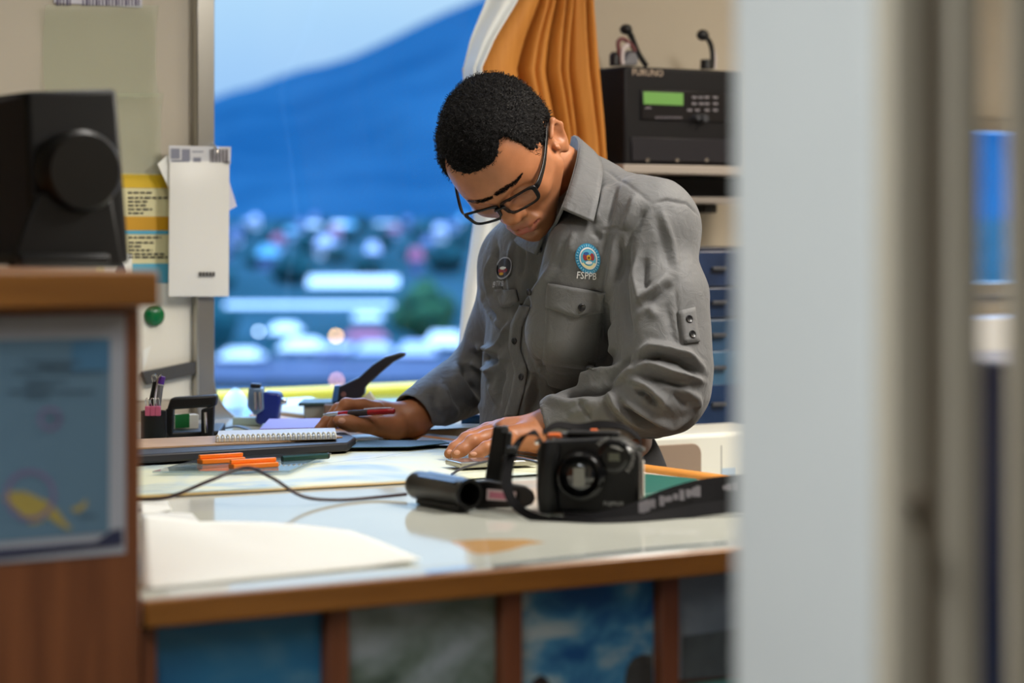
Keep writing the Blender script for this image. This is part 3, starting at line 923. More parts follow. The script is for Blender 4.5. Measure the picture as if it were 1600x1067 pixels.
hm = MB().tube(catmull([hk + Vector((0, 0.0, 0.006)), hk + Vector((0, -0.02, 0.012)), hk + Vector((0.0, -0.045, 0.004)), hk + Vector((-0.004, -0.05, -0.006)), hk + Vector((-0.006, -0.046, 0.004))], 5), 0.0016, 8)
hm.lathe([(0.007, 0), (0.007, 0.003)], hk + Vector((0, 0, 0.004)), (0, -1, 0))
tag(obj('wall_hook', hm, m_chrome, smooth=True), 'little steel hook holding the white packet', 'hook')
tag(obj('paper_slip', MB().prism([pv(246, 256, v1 + 0.006), pv(262, 242, v1 + 0.006), pv(290, 300, v1 + 0.006), pv(272, 312, v1 + 0.006)], (0, 0.0005, 0)), m_paper),
    'white paper slip sticking out left behind the hanging packet', 'paper')
tag(obj('paper_slip', MB().prism([pv(340, 280, v1 + 0.007), pv(356, 276, v1 + 0.007), pv(370, 322, v1 + 0.007), pv(350, 334, v1 + 0.007)], (0, 0.0005, 0)), mat('lilac_paper', (214, 212, 226), 0.6)),
    'pale lilac paper slip sticking out right behind the hanging packet', 'paper')

# =================================================================== THE MAN
def nrm(a):
    a = np.asarray(a, float); return a / np.linalg.norm(a)

class Cap:
    def __init__(s, a, b, ra, rb, k=0.02, sub=False):
        s.a = np.asarray(a, float); s.b = np.asarray(b, float); s.ra = ra; s.rb = rb; s.k = k; s.sub = sub
    def d(s, p):
        ab = s.b - s.a; L = max(ab @ ab, 1e-12)
        t = np.clip(((p - s.a) @ ab) / L, 0, 1)
        q = p - s.a - t[:, None] * ab
        return np.sqrt((q * q).sum(1)) - (s.ra + (s.rb - s.ra) * t)

class Ell:
    def __init__(s, c, R, r, k=0.02, sub=False):
        s.c = np.asarray(c, float); s.R = np.asarray(R, float); s.r = np.asarray(r, float); s.k = k; s.sub = sub
    def d(s, p):
        q = (p - s.c) @ s.R.T          # rows of R are the local axes
        k0 = np.sqrt(((q / s.r) ** 2).sum(1)); k1 = np.sqrt(((q / s.r ** 2) ** 2).sum(1))
        return np.where(k1 > 1e-9, k0 * (k0 - 1) / np.maximum(k1, 1e-9), -s.r.min())

def combine(prims, p, mask=None):
    d = None
    for i, q in enumerate(prims):
        if mask is not None and not mask[i]:
            continue
        e = q.d(p)
        if d is None:
            d = e if not q.sub else np.full(len(p), 1.0)
            if not q.sub:
                continue
        k = q.k
        if q.sub:
            h = np.clip(0.5 - 0.5 * (d + e) / k, 0, 1)
            d = d * (1 - h) - e * h + k * h * (1 - h)
        else:
            h = np.clip(0.5 + 0.5 * (d - e) / k, 0, 1)
            d = d * (1 - h) + e * h - k * h * (1 - h)
    return d

def surface(prims, lo, hi, vox, n=14, extra=None):
    """one continuous skin around the blended shapes (surface nets on sparse blocks)"""
    lo = np.asarray(lo, float); hi = np.asarray(hi, float)
    B = np.ceil((hi - lo) / (vox * n)).astype(int)
    bi = np.stack(np.meshgrid(*[np.arange(b) for b in B], indexing='ij'), -1).reshape(-1, 3)
    ctr = lo + (bi + 0.5) * vox * n
    hd = vox * n * math.sqrt(3) / 2 * 1.15
    per = np.stack([q.d(ctr) for q in prims], 1)
    tot = combine(prims, ctr)
    if extra is not None:
        tot = extra(ctr, tot)
    act = np.where(np.abs(tot) < hd + 0.012)[0]
    ax = np.arange(n + 1)
    loc = np.stack(np.meshgrid(ax, ax, ax, indexing='ij'), -1).reshape(-1, 3)
    N = B * n + 4
    def key(ijk):
        return ((ijk[..., 0] + 1) * N[1] + ijk[..., 1] + 1) * N[2] + ijk[..., 2] + 1
    keys = []; pts = []; quads = []
    cor = [np.array(c) for c in ((0,0,0),(1,0,0),(0,1,0),(1,1,0),(0,0,1),(1,0,1),(0,1,1),(1,1,1))]
    edges = [(0,1),(2,3),(4,5),(6,7),(0,2),(1,3),(4,6),(5,7),(0,4),(1,5),(2,6),(3,7)]
    for b in act:
        base = bi[b] * n
        p = lo + (base + loc) * vox
        pc = per[b]
        mask = [(not q.sub and pc[i] - hd < tot[b] + hd + q.k + 0.02) or (q.sub and -pc[i] + hd > tot[b] - hd - q.k - 0.02)
                for i, q in enumerate(prims)]
        if not any(m and not q.sub for m, q in zip(mask, prims)):
            continue
        d = combine(prims, p, mask)
        if extra is not None:
            d = extra(p, d)
        if d.min() > 0 or d.max() < 0:
            continue
        D = d.reshape(n + 1, n + 1, n + 1)
        c8 = [D[c[0]:n + c[0], c[1]:n + c[1], c[2]:n + c[2]] for c in cor]
        s8 = [c < 0 for c in c8]
        cnt = sum(s.astype(int) for s in s8)
        am = (cnt > 0) & (cnt < 8)
        I = np.argwhere(am)
        if len(I):
            acc = np.zeros((len(I), 3)); m = np.zeros(len(I))
            vals = [c[am] for c in c8]
            for (e0, e1) in edges:
                a0, a1 = vals[e0], vals[e1]
                x = (a0 < 0) != (a1 < 0)
                t = np.where(x, a0 / np.where(x, a0 - a1, 1), 0)
                acc += np.where(x[:, None], cor[e0] + t[:, None] * (cor[e1] - cor[e0]), 0); m += x
            pts.append(lo + (base + I + acc / m[:, None]) * vox)
            keys.append(key(base + I))
        neg = D < 0
        for axx in range(3):
            sl0 = [slice(0, n)] * 3; sl1 = [slice(0, n)] * 3
            sl1[axx] = slice(1, n + 1)
            f = neg[tuple(sl0)] != neg[tuple(sl1)]
            J = np.argwhere(f)
            if not len(J):
                continue
            inside = neg[tuple(sl0)][f]
            u = np.zeros(3, int); w = np.zeros(3, int); u[(axx + 1) % 3] = 1; w[(axx + 2) % 3] = 1
            g = base + J
            q = np.stack([key(g), key(g - u), key(g - u - w), key(g - w)], 1)
            q[~inside] = q[~inside][:, ::-1]
            quads.append(q)
    keys = np.concatenate(keys); pts = np.concatenate(pts); quads = np.concatenate(quads)
    o = np.argsort(keys); keys = keys[o]; pts = pts[o]
    ix = np.searchsorted(keys, quads); ix = np.clip(ix, 0, len(keys) - 1)
    ok = (keys[ix] == quads).all(1)
    return pts, ix[ok]

def relax(pts, quads, it=2, lam=0.5):
    for _ in range(it):
        acc = np.zeros_like(pts); cnt = np.zeros(len(pts))
        for a, b in ((0, 1), (1, 2), (2, 3), (3, 0)):
            np.add.at(acc, quads[:, a], pts[quads[:, b]]); np.add.at(cnt, quads[:, a], 1)
            np.add.at(acc, quads[:, b], pts[quads[:, a]]); np.add.at(cnt, quads[:, b], 1)
        m = cnt > 0
        pts = pts.copy(); pts[m] += lam * (acc[m] / cnt[m][:, None] - pts[m])
    return pts

def normals(pts, quads):
    a = pts[quads[:, 2]] - pts[quads[:, 0]]; b = pts[quads[:, 3]] - pts[quads[:, 1]]
    f = np.cross(a, b); out = np.zeros_like(pts)
    for k in range(4):
        np.add.at(out, quads[:, k], f)
    return out / np.maximum(np.linalg.norm(out, axis=1), 1e-12)[:, None]

def skin_obj(name, pts, quads, m, parent=None, base=None, attr=None):
    """points in camera-aligned metres -> one linked mesh"""
    X, Y, Z = pts[:, 0], pts[:, 1], pts[:, 2]
    w = np.stack([CU + X * CS + Y * SN, CV - X * SN + Y * CS, CZ + Z], 1)
    loc = ORG[parent.name].copy() if parent is not None else Vector(base)
    w = w - np.array(loc)
    me = bpy.data.meshes.new(name)
    me.vertices.add(len(w)); me.vertices.foreach_set('co', w.astype(np.float32).ravel())
    me.loops.add(quads.size); me.loops.foreach_set('vertex_index', quads.astype(np.int32).ravel())
    me.polygons.add(len(quads))
    me.polygons.foreach_set('loop_start', np.arange(0, quads.size, 4, dtype=np.int32))
    me.update(calc_edges=True); me.validate()
    if attr is not None:
        ca = me.attributes.new('tone', 'FLOAT_COLOR', 'POINT')
        ca.data.foreach_set('color', attr.astype(np.float32).ravel())
    o = _link(name, me, m, parent, loc)
    me.shade_smooth()
    return o

# ---------------------------------------------------------------- pose (pixel row/column and depth of each joint)
HS = 0.955                                               # head size
HA = [math.radians(-46.6), math.radians(25.0), math.radians(173.0)]
def headR():
    cx, sx = math.cos(HA[0]), math.sin(HA[0]); cy, sy = math.cos(HA[1]), math.sin(HA[1]); cz_, sz = math.cos(HA[2]), math.sin(HA[2])
    Rx = np.array([[1, 0, 0], [0, cx, -sx], [0, sx, cx]]); Ry = np.array([[cy, 0, sy], [0, 1, 0], [-sy, 0, cy]])
    Rz = np.array([[cz_, -sz, 0], [sz, cz_, 0], [0, 0, 1]])
    return Rz @ Rx @ Ry
HR = headR()
HC = cp(790, 239, 3.56)
def hp(x, y, z):
    """head frame (towards the man's left, forward, up; metres) -> camera-aligned"""
    return HC + HR @ (np.array([-x, y, z]) * HS)
HROWS = np.stack([-HR[:, 0], HR[:, 1], HR[:, 2]])        # local axes as rows
def to_head(p):
    return ((p - HC) @ HROWS.T) / HS
S = HS
def hc(a, b, ra, rb, k=0.012, sub=False): return Cap(hp(*a), hp(*b), ra * S, rb * S, k, sub)
def he(c, r, k=0.012, sub=False, tilt=None):
    R = HROWS
    if tilt is not None:
        R = tilt @ HROWS
    return Ell(hp(*c), R, np.array(r) * S, k, sub)
def rotx(a):
    c, s = math.cos(a), math.sin(a); return np.array([[1, 0, 0], [0, c, -s], [0, s, c]])
def rotz(a):
    c, s = math.cos(a), math.sin(a); return np.array([[c, -s, 0], [s, c, 0], [0, 0, 1]])

head = [
    he((0, -.002, .035), (.077, .097, .084), .02),
    he((0, .045, .025), (.066, .056, .075), .03),
    hc((0, .045, -.01), (0, .056, -.082), .058, .030, .03),
    hc((.056, .012, -.042), (.021, .062, -.092), .0215, .018, .018), hc((-.056, .012, -.042), (-.021, .062, -.092), .0215, .018, .018),
    hc((.044, .062, -.028), (.056, .03, -.018), .021, .017, .02), hc((-.044, .062, -.028), (-.056, .03, -.018), .021, .017, .02),
    hc((.010, .0925, .016), (.044, .076, .020), .0120, .0095, .012), hc((-.010, .0925, .016), (-.044, .076, .020), .0120, .0095, .012),
    he((0, .084, -.068), (.029, .016, .024), .016),
    hc((0, .076, -.101), (0, .076, -.101), .0175, .0175, .016),
    # eye sockets, then lids
    he((.034, .098, -.006), (.020, .014, .012), .012, True), he((-.034, .098, -.006), (.020, .014, .012), .012, True),
    he((.033, .077, -.006), (.0165, .0145, .0125), .004), he((-.033, .077, -.006), (.0165, .0145, .0125), .004),
    # nose
    hc((0, .092, .010), (0, .106, -.030), .0085, .0125, .010), hc((0, .1055, -.0345), (0, .104, -.0375), .0135, .0135, .008),
    he((.0160, .0945, -.0405), (.0090, .0110, .0085), .006), he((-.0160, .0945, -.0405), (.0090, .0110, .0085), .006),
    he((.0080, .099, -.0505), (.0038, .0052, .0036), .003, True), he((-.0080, .099, -.0505), (.0038, .0052, .0036), .003, True),
    # smile folds and mouth
    hc((.023, .093, -.041), (.034, .079, -.071), .0026, .0020, .008, True), hc((-.023, .093, -.041), (-.034, .079, -.071), .0026, .0020, .008, True),
    hc((-.012, .0970, -.0640), (.012, .0970, -.0640), .0050, .0050, .005), hc((.012, .0970, -.0640), (.026, .0885, -.0685), .0048, .0022, .005),
    hc((-.012, .0970, -.0640), (-.026, .0885, -.0685), .0048, .0022, .005),
    hc((-.011, .0950, -.0765), (.011, .0950, -.0765), .0062, .0062, .005), hc((.011, .0950, -.0765), (.023, .0885, -.0720), .0056, .0025, .005),
    hc((-.011, .0950, -.0765), (-.023, .0885, -.0720), .0056, .0025, .005),
    hc((-.027, .0905, -.0707), (0, .1025, -.0700), .0018, .0024, .002, True), hc((.027, .0905, -.0707), (0, .1025, -.0700), .0018, .0024, .002, True),
    he((0, .095, -.0875), (.015, .0045, .0035), .006, True),
    # frown folds between the brows
    hc((.006, .1045, .008), (.009, .104, .028), .0020, .0012, .004, True), hc((-.006, .1045, .008), (-.009, .104, .028), .0020, .0012, .004, True),
]
for sgn in (1, -1):                                       # ears
    t = rotx(math.radians(14)) @ rotz(-sgn * math.radians(22))
    head += [he((sgn * .079, -.012, -.016), (.0075, .0185, .031), .006, tilt=t),
             hc((sgn * .083, .006, .004), (sgn * .089, -.020, .014), .0038, .0042, .004),
             hc((sgn * .089, -.020, .014), (sgn * .089, -.032, -.008), .0042, .0040, .004),
             hc((sgn * .089, -.032, -.008), (sgn * .080, -.014, -.042), .0040, .0065, .004),
             he((sgn * .0885, -.012, -.010), (.0095, .0115, .0175), .003, True, tilt=t),
             hc((sgn * .080, .006, -.016), (sgn * .081, .005, -.022), .0042, .0042, .003)]

NECK0 = hp(0, -.042, -.052)
NB = cp(905, 300, 3.68)
S_L, S_R = cp(1012, 356, 3.53), cp(824, 410, 3.79)
E_L, W_L = cp(1038, 610, 3.46), cp(858, 669, 3.49)
E_R, W_R = cp(755, 582, 3.95), cp(645, 654, 3.83)
HIP = cp(912, 810, 3.77)
AL = nrm(S_L - S_R); AU = nrm(NB - HIP); AF = nrm(np.cross(AU, AL)); AF = AF if AF[0] < 0 else -AF
AL = nrm(np.cross(AF, AU)); AL = AL if AL[0] > 0 else -AL
TR = np.stack([AL, AF, AU])
def tp(l, f, u, o=None):
    """torso frame: left, forward, up from the hips"""
    return HIP + AL * l + AF * f + AU * u

def chain(pts, k=0.006):
    out = []
    for (a, b) in zip(pts[:-1], pts[1:]):
        out.append(Cap(cp(*a[:3]), cp(*b[:3]), a[3], b[3], k))
    return out

hand_r = [Cap(W_R, cp(631, 657, 3.83), .027, .026, .015), Cap(cp(631, 657, 3.83), cp(590, 645, 3.82), .026, .021, .012),
          Cap(cp(628, 660, 3.85), cp(590, 651, 3.87), .023, .018, .012),
          Cap(cp(616, 668, 3.80), cp(572, 663, 3.765), .021, .0135, .012), Cap(cp(618, 668, 3.83), cp(606, 669, 3.85), .017, .015, .012)]
hand_r += chain([(574, 663, 3.763, .0135), (548, 661, 3.750, .0115), (538, 659, 3.747, .0108), (529, 657, 3.744, .0088)])
hand_r += chain([(588, 640, 3.80, .0135), (566, 634, 3.795, .0115), (541, 633, 3.785, .0108), (529, 649, 3.780, .0092), (518, 667, 3.776, .0075)])
hand_r += chain([(586, 642, 3.83, .0130), (556, 636, 3.83, .0112), (529, 640, 3.815, .0105), (511, 658, 3.805, .0088), (497, 671, 3.795, .0072)])
hand_r += chain([(588, 650, 3.87, .0125), (560, 646, 3.87, .0108), (541, 655, 3.85, .0092), (546, 666, 3.83, .0080), (556, 669, 3.825, .0070)])
hand_r += chain([(592, 658, 3.89, .0115), (570, 656, 3.89, .0098), (556, 661, 3.87, .0084), (562, 668, 3.85, .0070)])

hand_l = [Cap(W_L, cp(842, 676, 3.49), .028, .026, .015), Cap(cp(842, 676, 3.49), cp(793, 674, 3.50), .026, .021, .012),
          Cap(cp(838, 683, 3.47), cp(795, 684, 3.455), .022, .018, .012), Cap(cp(835, 672, 3.51), cp(785, 672, 3.53), .022, .017, .012)]
hand_l += chain([(780, 672, 3.52, .0150), (757, 678, 3.50, .0112), (729, 686, 3.482, .0100), (711, 700, 3.472, .0088), (701, 709, 3.465, .0072)])
hand_l += chain([(782, 680, 3.47, .0145), (760, 684, 3.465, .0110), (738, 690, 3.447, .0100), (722, 703, 3.437, .0086), (712, 710, 3.432, .0072)])
hand_l += chain([(792, 688, 3.44, .0130), (774, 695, 3.432, .0098), (759, 700, 3.42, .0088), (748, 708, 3.415, .0075), (738, 712, 3.410, .0064)])
hand_l += chain([(786, 670, 3.54, .0140), (762, 672, 3.53, .0108), (736, 682, 3.52, .0098), (718, 697, 3.51, .0085), (708, 704, 3.505, .0072)])
hand_l += chain([(820, 676, 3.55, .0170), (795, 680, 3.57, .0130), (770, 690, 3.575, .0108), (752, 699, 3.57, .0092)])

body = head + [
    Cap(NECK0, NB + np.array([0, 0, -.01]), .051, .058, .016),
    Cap(hp(0, -.022, -.072), NB, .028, .048, .012),
    Cap(S_L, S_R, .042, .042, .05),
    Ell(tp(0, -.01, .34), TR, (.135, .080, .17), .05), Ell(tp(0, .0, .16), TR, (.135, .085, .18), .06), Ell(tp(0, 0, 0), TR, (.15, .10, .13), .06),
    Cap(S_L, E_L, .040, .040, .04), Cap(E_L, W_L, .040, .026, .02), Cap(S_R, E_R, .040, .036, .04), Cap(E_R, W_R, .040, .026, .02),
] + hand_r + hand_l
bp, bq = surface(body, (-.42, 3.22, -.60), (.42, 4.15, .34), 0.0025)
bp = relax(bp, bq, 1, 0.4)

# skin tones: lips, nails, shaved chin
h = to_head(bp)
tone = np.zeros((len(bp), 4)); tone[:, 3] = 1
lipd = np.minimum.reduce([q.d(bp) for q in head[23:29]])
inl = (h[:, 1] > .085) & (np.abs(h[:, 0]) < .028)
tone[:, 0] = np.clip(1 - lipd / .0022, 0, 1) * inl * np.where(h[:, 2] > -.070, .45, 1.0)
beard = np.exp(-((h[:, 2] + .076) / .032) ** 2) * np.clip((h[:, 1] - .0) / .06, 0, 1) * (np.abs(h[:, 0]) < .07)
tone[:, 1] = np.clip(beard * 0.9, 0, 1)
nails = [(530.5, 656.5, 3.735, (531, 657, 3.744)), (699, 708, 3.455, None), (711, 709, 3.424, None), (737, 711, 3.403, None)]
m_skin = bpy.data.materials.new('brown_skin'); m_skin.use_nodes = True
n_ = m_skin.node_tree.nodes; l_ = m_skin.node_tree.links; b_ = n_['Principled BSDF']
b_.inputs['Roughness'].default_value = 0.44; b_.inputs['Specular IOR Level'].default_value = 0.42
b_.inputs['Subsurface Weight'].default_value = 0.12; b_.inputs['Subsurface Radius'].default_value = (.010, .004, .002); b_.inputs['Subsurface Scale'].default_value = .5
at_ = n_.new('ShaderNodeAttribute'); at_.attribute_name = 'tone'; sp_ = n_.new('ShaderNodeSeparateColor')
l_.new(at_.outputs['Color'], sp_.inputs[0])
tc_ = n_.new('ShaderNodeTexCoord'); nz_ = n_.new('ShaderNodeTexNoise'); nz_.inputs['Scale'].default_value = 35; nz_.inputs['Detail'].default_value = 4
l_.new(tc_.outputs['Object'], nz_.inputs['Vector'])
rp_ = n_.new('ShaderNodeValToRGB'); rp_.color_ramp.elements[0].position = .3; rp_.color_ramp.elements[1].position = .7
rp_.color_ramp.elements[0].color = lin((162, 104, 68)); rp_.color_ramp.elements[1].color = lin((182, 119, 80))
l_.new(nz_.outputs['Fac'], rp_.inputs[0])
m1_ = n_.new('ShaderNodeMix'); m1_.data_type = 'RGBA'; m1_.inputs[7].default_value = lin((98, 70, 52))
m0_ = n_.new('ShaderNodeMath'); m0_.operation = 'MULTIPLY'; m0_.inputs[1].default_value = .55
l_.new(sp_.outputs[1], m0_.inputs[0]); l_.new(m0_.outputs[0], m1_.inputs[0]); l_.new(rp_.outputs[0], m1_.inputs[6])
m2_ = n_.new('ShaderNodeMix'); m2_.data_type = 'RGBA'; m2_.inputs[7].default_value = lin((168, 88, 78))
l_.new(sp_.outputs[0], m2_.inputs[0]); l_.new(m1_.outputs[2], m2_.inputs[6]); l_.new(m2_.outputs[2], b_.inputs['Base Color'])
nb_ = n_.new('ShaderNodeTexNoise'); nb_.inputs['Scale'].default_value = 420; bu_ = n_.new('ShaderNodeBump')
bu_.inputs['Strength'].default_value = .12; bu_.inputs['Distance'].default_value = .001
l_.new(tc_.outputs['Object'], nb_.inputs['Vector']); l_.new(nb_.outputs['Fac'], bu_.inputs['Height']); l_.new(bu_.outputs[0], b_.inputs['Normal'])

pbase = c2w((HIP[0], HIP[1], 0)); pbase.z = 0
man = skin_obj('person', bp, bq, m_skin, base=pbase, attr=tone)
tag(man, 'man in grey uniform shirt and glasses bending over the chart table with a red pen', 'person')

# ---------------------------------------------------------------- hair
def hairline(p):
    """signed: negative where hair grows (above the hairline), in head frame metres"""
    q = to_head(p)
    ang = np.degrees(np.arctan2(np.abs(q[:, 0]), q[:, 1] - .0))
    zl = np.interp(ang, [0, 14, 24, 33, 40, 47, 53, 60, 66, 71, 78, 86, 96, 106, 118, 140, 180],
                   [.066, .066, .072, .084, .082, .056, .014, -.004, -.010, -.012, -.014, .008, .022, .022, -.005, -.045, -.06])
    return (zl - q[:, 2]) * S * .8
hair_p = [he((0, -.004, .037), (.0815, .102, .0895), .02), he((0, .035, .050), (.066, .066, .066), .03), he((0, -.045, -.01), (.066, .056, .06), .03)]
def hair_x(p, d):
    c = hairline(p); k = .010
    hh = np.clip(.5 - .5 * (c - d) / -k, 0, 1)
    hh = np.clip(.5 + .5 * (c - d) / k, 0, 1)
    return d * (1 - hh) + c * hh + k * hh * (1 - hh)
hpnt, hq = surface(hair_p, HC - .2, HC + .2, 0.0024, extra=hair_x)
nn = normals(hpnt, hq)
fz = np.array([mnoise.noise(Vector(x * 190)) * .6 + mnoise.noise(Vector(x * 420)) * .7 + mnoise.noise(Vector(x * 60)) * .5 for x in hpnt])
hpnt = hpnt + nn * (fz * .0030)[:, None]
m_hair = mat('black_hair', (8, 6, 6), 0.65, spec=0.12, vary=0.5, vscale=160, bump=1.0, bscale=520)
skin_obj('hair', hpnt, hq, m_hair, man)

def head_strip(name, pts, r, m, par, flat=1.0):
    mb = MB(); P = [c2w(hp(*p)) for p in pts]
    mb.tube(catmull(P, 5), r if not isinstance(r, list) else list(np.interp(np.linspace(0, 1, (len(P) - 1) * 5 + 1), np.linspace(0, 1, len(r)), r)), 8)
    return obj(name, mb, m, par, smooth=True)

from mathutils.bvhtree import BVHTree
def make_bvh(p, q):
    return BVHTree.FromPolygons([Vector(x) for x in p], [tuple(int(i) for i in f) for f in q])
def hit(bvh, px, py):
    d = Vector(cp(px, py, 1.0)).normalized()
    loc, nor, ix, dist = bvh.ray_cast(Vector((0, 0, 0)), d)
    if loc is None:
        return None, None
    if nor.dot(d) > 0:
        nor = -nor
    return loc, nor
hm_near = (bp[:, 2] > -.05) & (bp[:, 1] < 3.75)
hqs = bq[hm_near[bq].all(1)]
bvh_face = make_bvh(bp, hqs)
# short curled strands standing out of the cap of hair
rs = np.random.default_rng(4)
hnn = normals(hpnt, hq)
pick = rs.choice(len(hpnt), 9000, replace=False)
sv = []; sf = []
for ii in pick:
    p0 = hpnt[ii]; n0 = hnn[ii]
    t0 = nrm(np.cross(n0, rs.normal(size=3))); b0 = np.cross(n0, t0)
    L = rs.uniform(.0035, .0068); wv = b0 * rs.uniform(.00022, .00042)
    pts_ = [p0 - n0 * .0015, p0 + n0 * L * .45 + t0 * L * .12, p0 + n0 * L * .72 + t0 * L * .5, p0 + n0 * L * .66 + t0 * L * .95]
    k0 = len(sv)
    for a_ in pts_:
        sv += [a_ - wv, a_ + wv]
    for q_ in range(3):
        sf.append((k0 + 2 * q_, k0 + 2 * q_ + 1, k0 + 2 * q_ + 3, k0 + 2 * q_ + 2))
m_strand = mat('hair_strand', (12, 9, 8), 0.55, spec=0.2)
so = skin_obj('hair_curls', np.array(sv), np.array(sf), m_strand, bpy.data.objects['hair'])
so['kind'] = 'stuff'
m_brow = mat('eyebrow_hair', (15, 10, 8), 0.9, spec=.1, bump=0.8, bscale=900)
def brow_hairs(path, widths, count, seed, name='eyebrow', lmin=3.5):
    """an eyebrow: many short hairs lying on the face along a pixel path"""
    rb_ = random.Random(seed); vs = []; fs = []
    n = len(path) - 1
    for _ in range(count):
        t = rb_.uniform(0, 1); k = min(int(t * n), n - 1); f_ = t * n - k
        x = path[k][0] + (path[k + 1][0] - path[k][0]) * f_; y = path[k][1] + (path[k + 1][1] - path[k][1]) * f_
        dx, dy = path[k + 1][0] - path[k][0], path[k + 1][1] - path[k][1]; L = math.hypot(dx, dy); dx /= L; dy /= L
        w = float(np.interp(t, np.linspace(0, 1, len(widths)), widths)); u = max(-1, min(1, rb_.gauss(0, .5)))
        x += -dy * u * w; y += dx * u * w
        ln = rb_.uniform(lmin, lmin + 2.5); an = -u * .35 + rb_.uniform(-.25, .25)
        ex, ey = dx * math.cos(an) - dy * math.sin(an), dx * math.sin(an) + dy * math.cos(an)
        k0 = len(vs); ok = True; pp_ = []
        for q in (0, .5, 1):
            p, nn_ = hit(bvh_face, x + ex * ln * q, y + ey * ln * q)
            if p is None:
                ok = False; break
            pp_.append((p + nn_ * (.0004 + .0009 * math.sin(math.pi * (q * .7 + .15))), nn_))
        if not ok or (pp_[2][0] - pp_[0][0]).length > .012:
            continue
        sv_ = (pp_[2][0] - pp_[0][0]).cross(pp_[0][1]).normalized() * .00034
        for q, (p, nn_) in enumerate(pp_):
            g_ = 1 - q * .4
            vs += [c2w(p - sv_ * g_), c2w(p + sv_ * g_)]
        fs += [(k0, k0 + 1, k0 + 3, k0 + 2), (k0 + 2, k0 + 3, k0 + 5, k0 + 4)]
    o = obj(name, MB().add(vs, fs), m_brow, man)
    o['kind'] = 'stuff'
brow_hairs([(772, 305), (781, 300), (791, 294), (801, 287), (809, 280), (814, 273)], [2.6, 4.2, 4.6, 3.8, 2.8, 1.4], 420, 2)
brow_hairs([(771, 307), (762, 311), (752, 314), (742, 315), (732, 313)], [2.2, 3.2, 3.4, 2.8, 1.6], 300, 3)
bvh_all = make_bvh(bp, bq)
m_nail = mat('fingernail', (206, 150, 122), .35)
for (x, y, rx, ry) in ((534, 657, 6.0, 4.4), (703, 706, 4.6, 3.8), (714, 707, 5.0, 4.0), (740, 709, 5.4, 3.2)):
    c0, n0 = hit(bvh_all, x, y)
    if c0 is None:
        continue
    vs = []; fs = []
    for i in range(4):
        for k in range(16):
            w = 2 * math.pi * k / 16; f_ = i / 3
            p, nn_ = hit(bvh_all, x + rx * f_ * math.cos(w), y + ry * f_ * math.sin(w))
            if p is None or (p - c0).length > .012:
                p, nn_ = c0, n0
            vs.append(c2w(p + nn_ * (.0007 * (1 - f_ * f_ * .9))))
    for i in range(3):
        for k in range(16):
            fs.append((i * 16 + k, i * 16 + (k + 1) % 16, (i + 1) * 16 + (k + 1) % 16, (i + 1) * 16 + k))
    obj('fingernail', MB().add(vs, fs), m_nail, man, smooth='all')
brow_hairs([(786, 314), (795, 314), (804, 309), (813, 300)], [.5, .9, .9, .5], 60, 5, 'eyelash', 2.2)
brow_hairs([(744, 327), (752, 329), (761, 325)], [.5, .8, .5], 40, 6, 'eyelash', 2.2)

# ---------------------------------------------------------------- eyeglasses
m_frame = mat('black_glasses_frame', (14, 14, 16), 0.25)
m_lens = glass_mat('spectacle_lens', (250, 252, 255), refl=1.2)
gl = thing('eyeglasses', 'x', 'x', c2w(hp(0, .11, -.008)))
del gl['label']; del gl['category']
gl.parent = man; gl.location = ORG[gl.name] - ORG[man.name]
GT = math.radians(8)                                     # the front leans in at the cheeks
def gpt(x, z, y0=.1165):
    z += x * .085 - .010
    return hp(x, y0 - abs(x) ** 2 * 2.6 + z * math.sin(GT), z)
def rim_pts(sgn, grow=0.0, n=40):
    out = []
    for k in range(n):
        t = 2 * math.pi * k / n
        ct, st_ = math.cos(t), math.sin(t)
        e = 0.42
        x = .0248 * math.copysign(abs(ct) ** e, ct) * (1 + grow); z = .0140 * math.copysign(abs(st_) ** e, st_) * (1 + grow)
        x *= 1 + 0.08 * (z / .0140)                       # a little wider at the top
        out.append((sgn * (.0335 + x), z))
    return out
fm = MB()
for sgn in (1, -1):
    P = [c2w(gpt(x, z)) for (x, z) in rim_pts(sgn)]
    P2 = [c2w(gpt(x, z)) for (x, z) in rim_pts(sgn, .23)]
    nx = c2w(gpt(0, 0, .1165)) - c2w(gpt(0, 0, .1130))
    vs = P + P2 + [p - nx for p in P] + [p - nx for p in P2]; n = 40; fs = []
    for i in range(n):
        j = (i + 1) % n
        fs += [(i, j, n + j, n + i), (n + i, n + j, 3 * n + j, 3 * n + i), (2 * n + i, 3 * n + i, 3 * n + j, 2 * n + j), (i, 2 * n + i, 2 * n + j, j)]
    fm.add(vs, fs)
fm.tube(catmull([c2w(gpt(.0095, .006)), c2w(gpt(.004, .0085, .1185)), c2w(gpt(-.004, .0085, .1185)), c2w(gpt(-.0095, .006))], 5), .0021, 8)
obj('frame_front', fm, m_frame, gl, bevel=.0006)
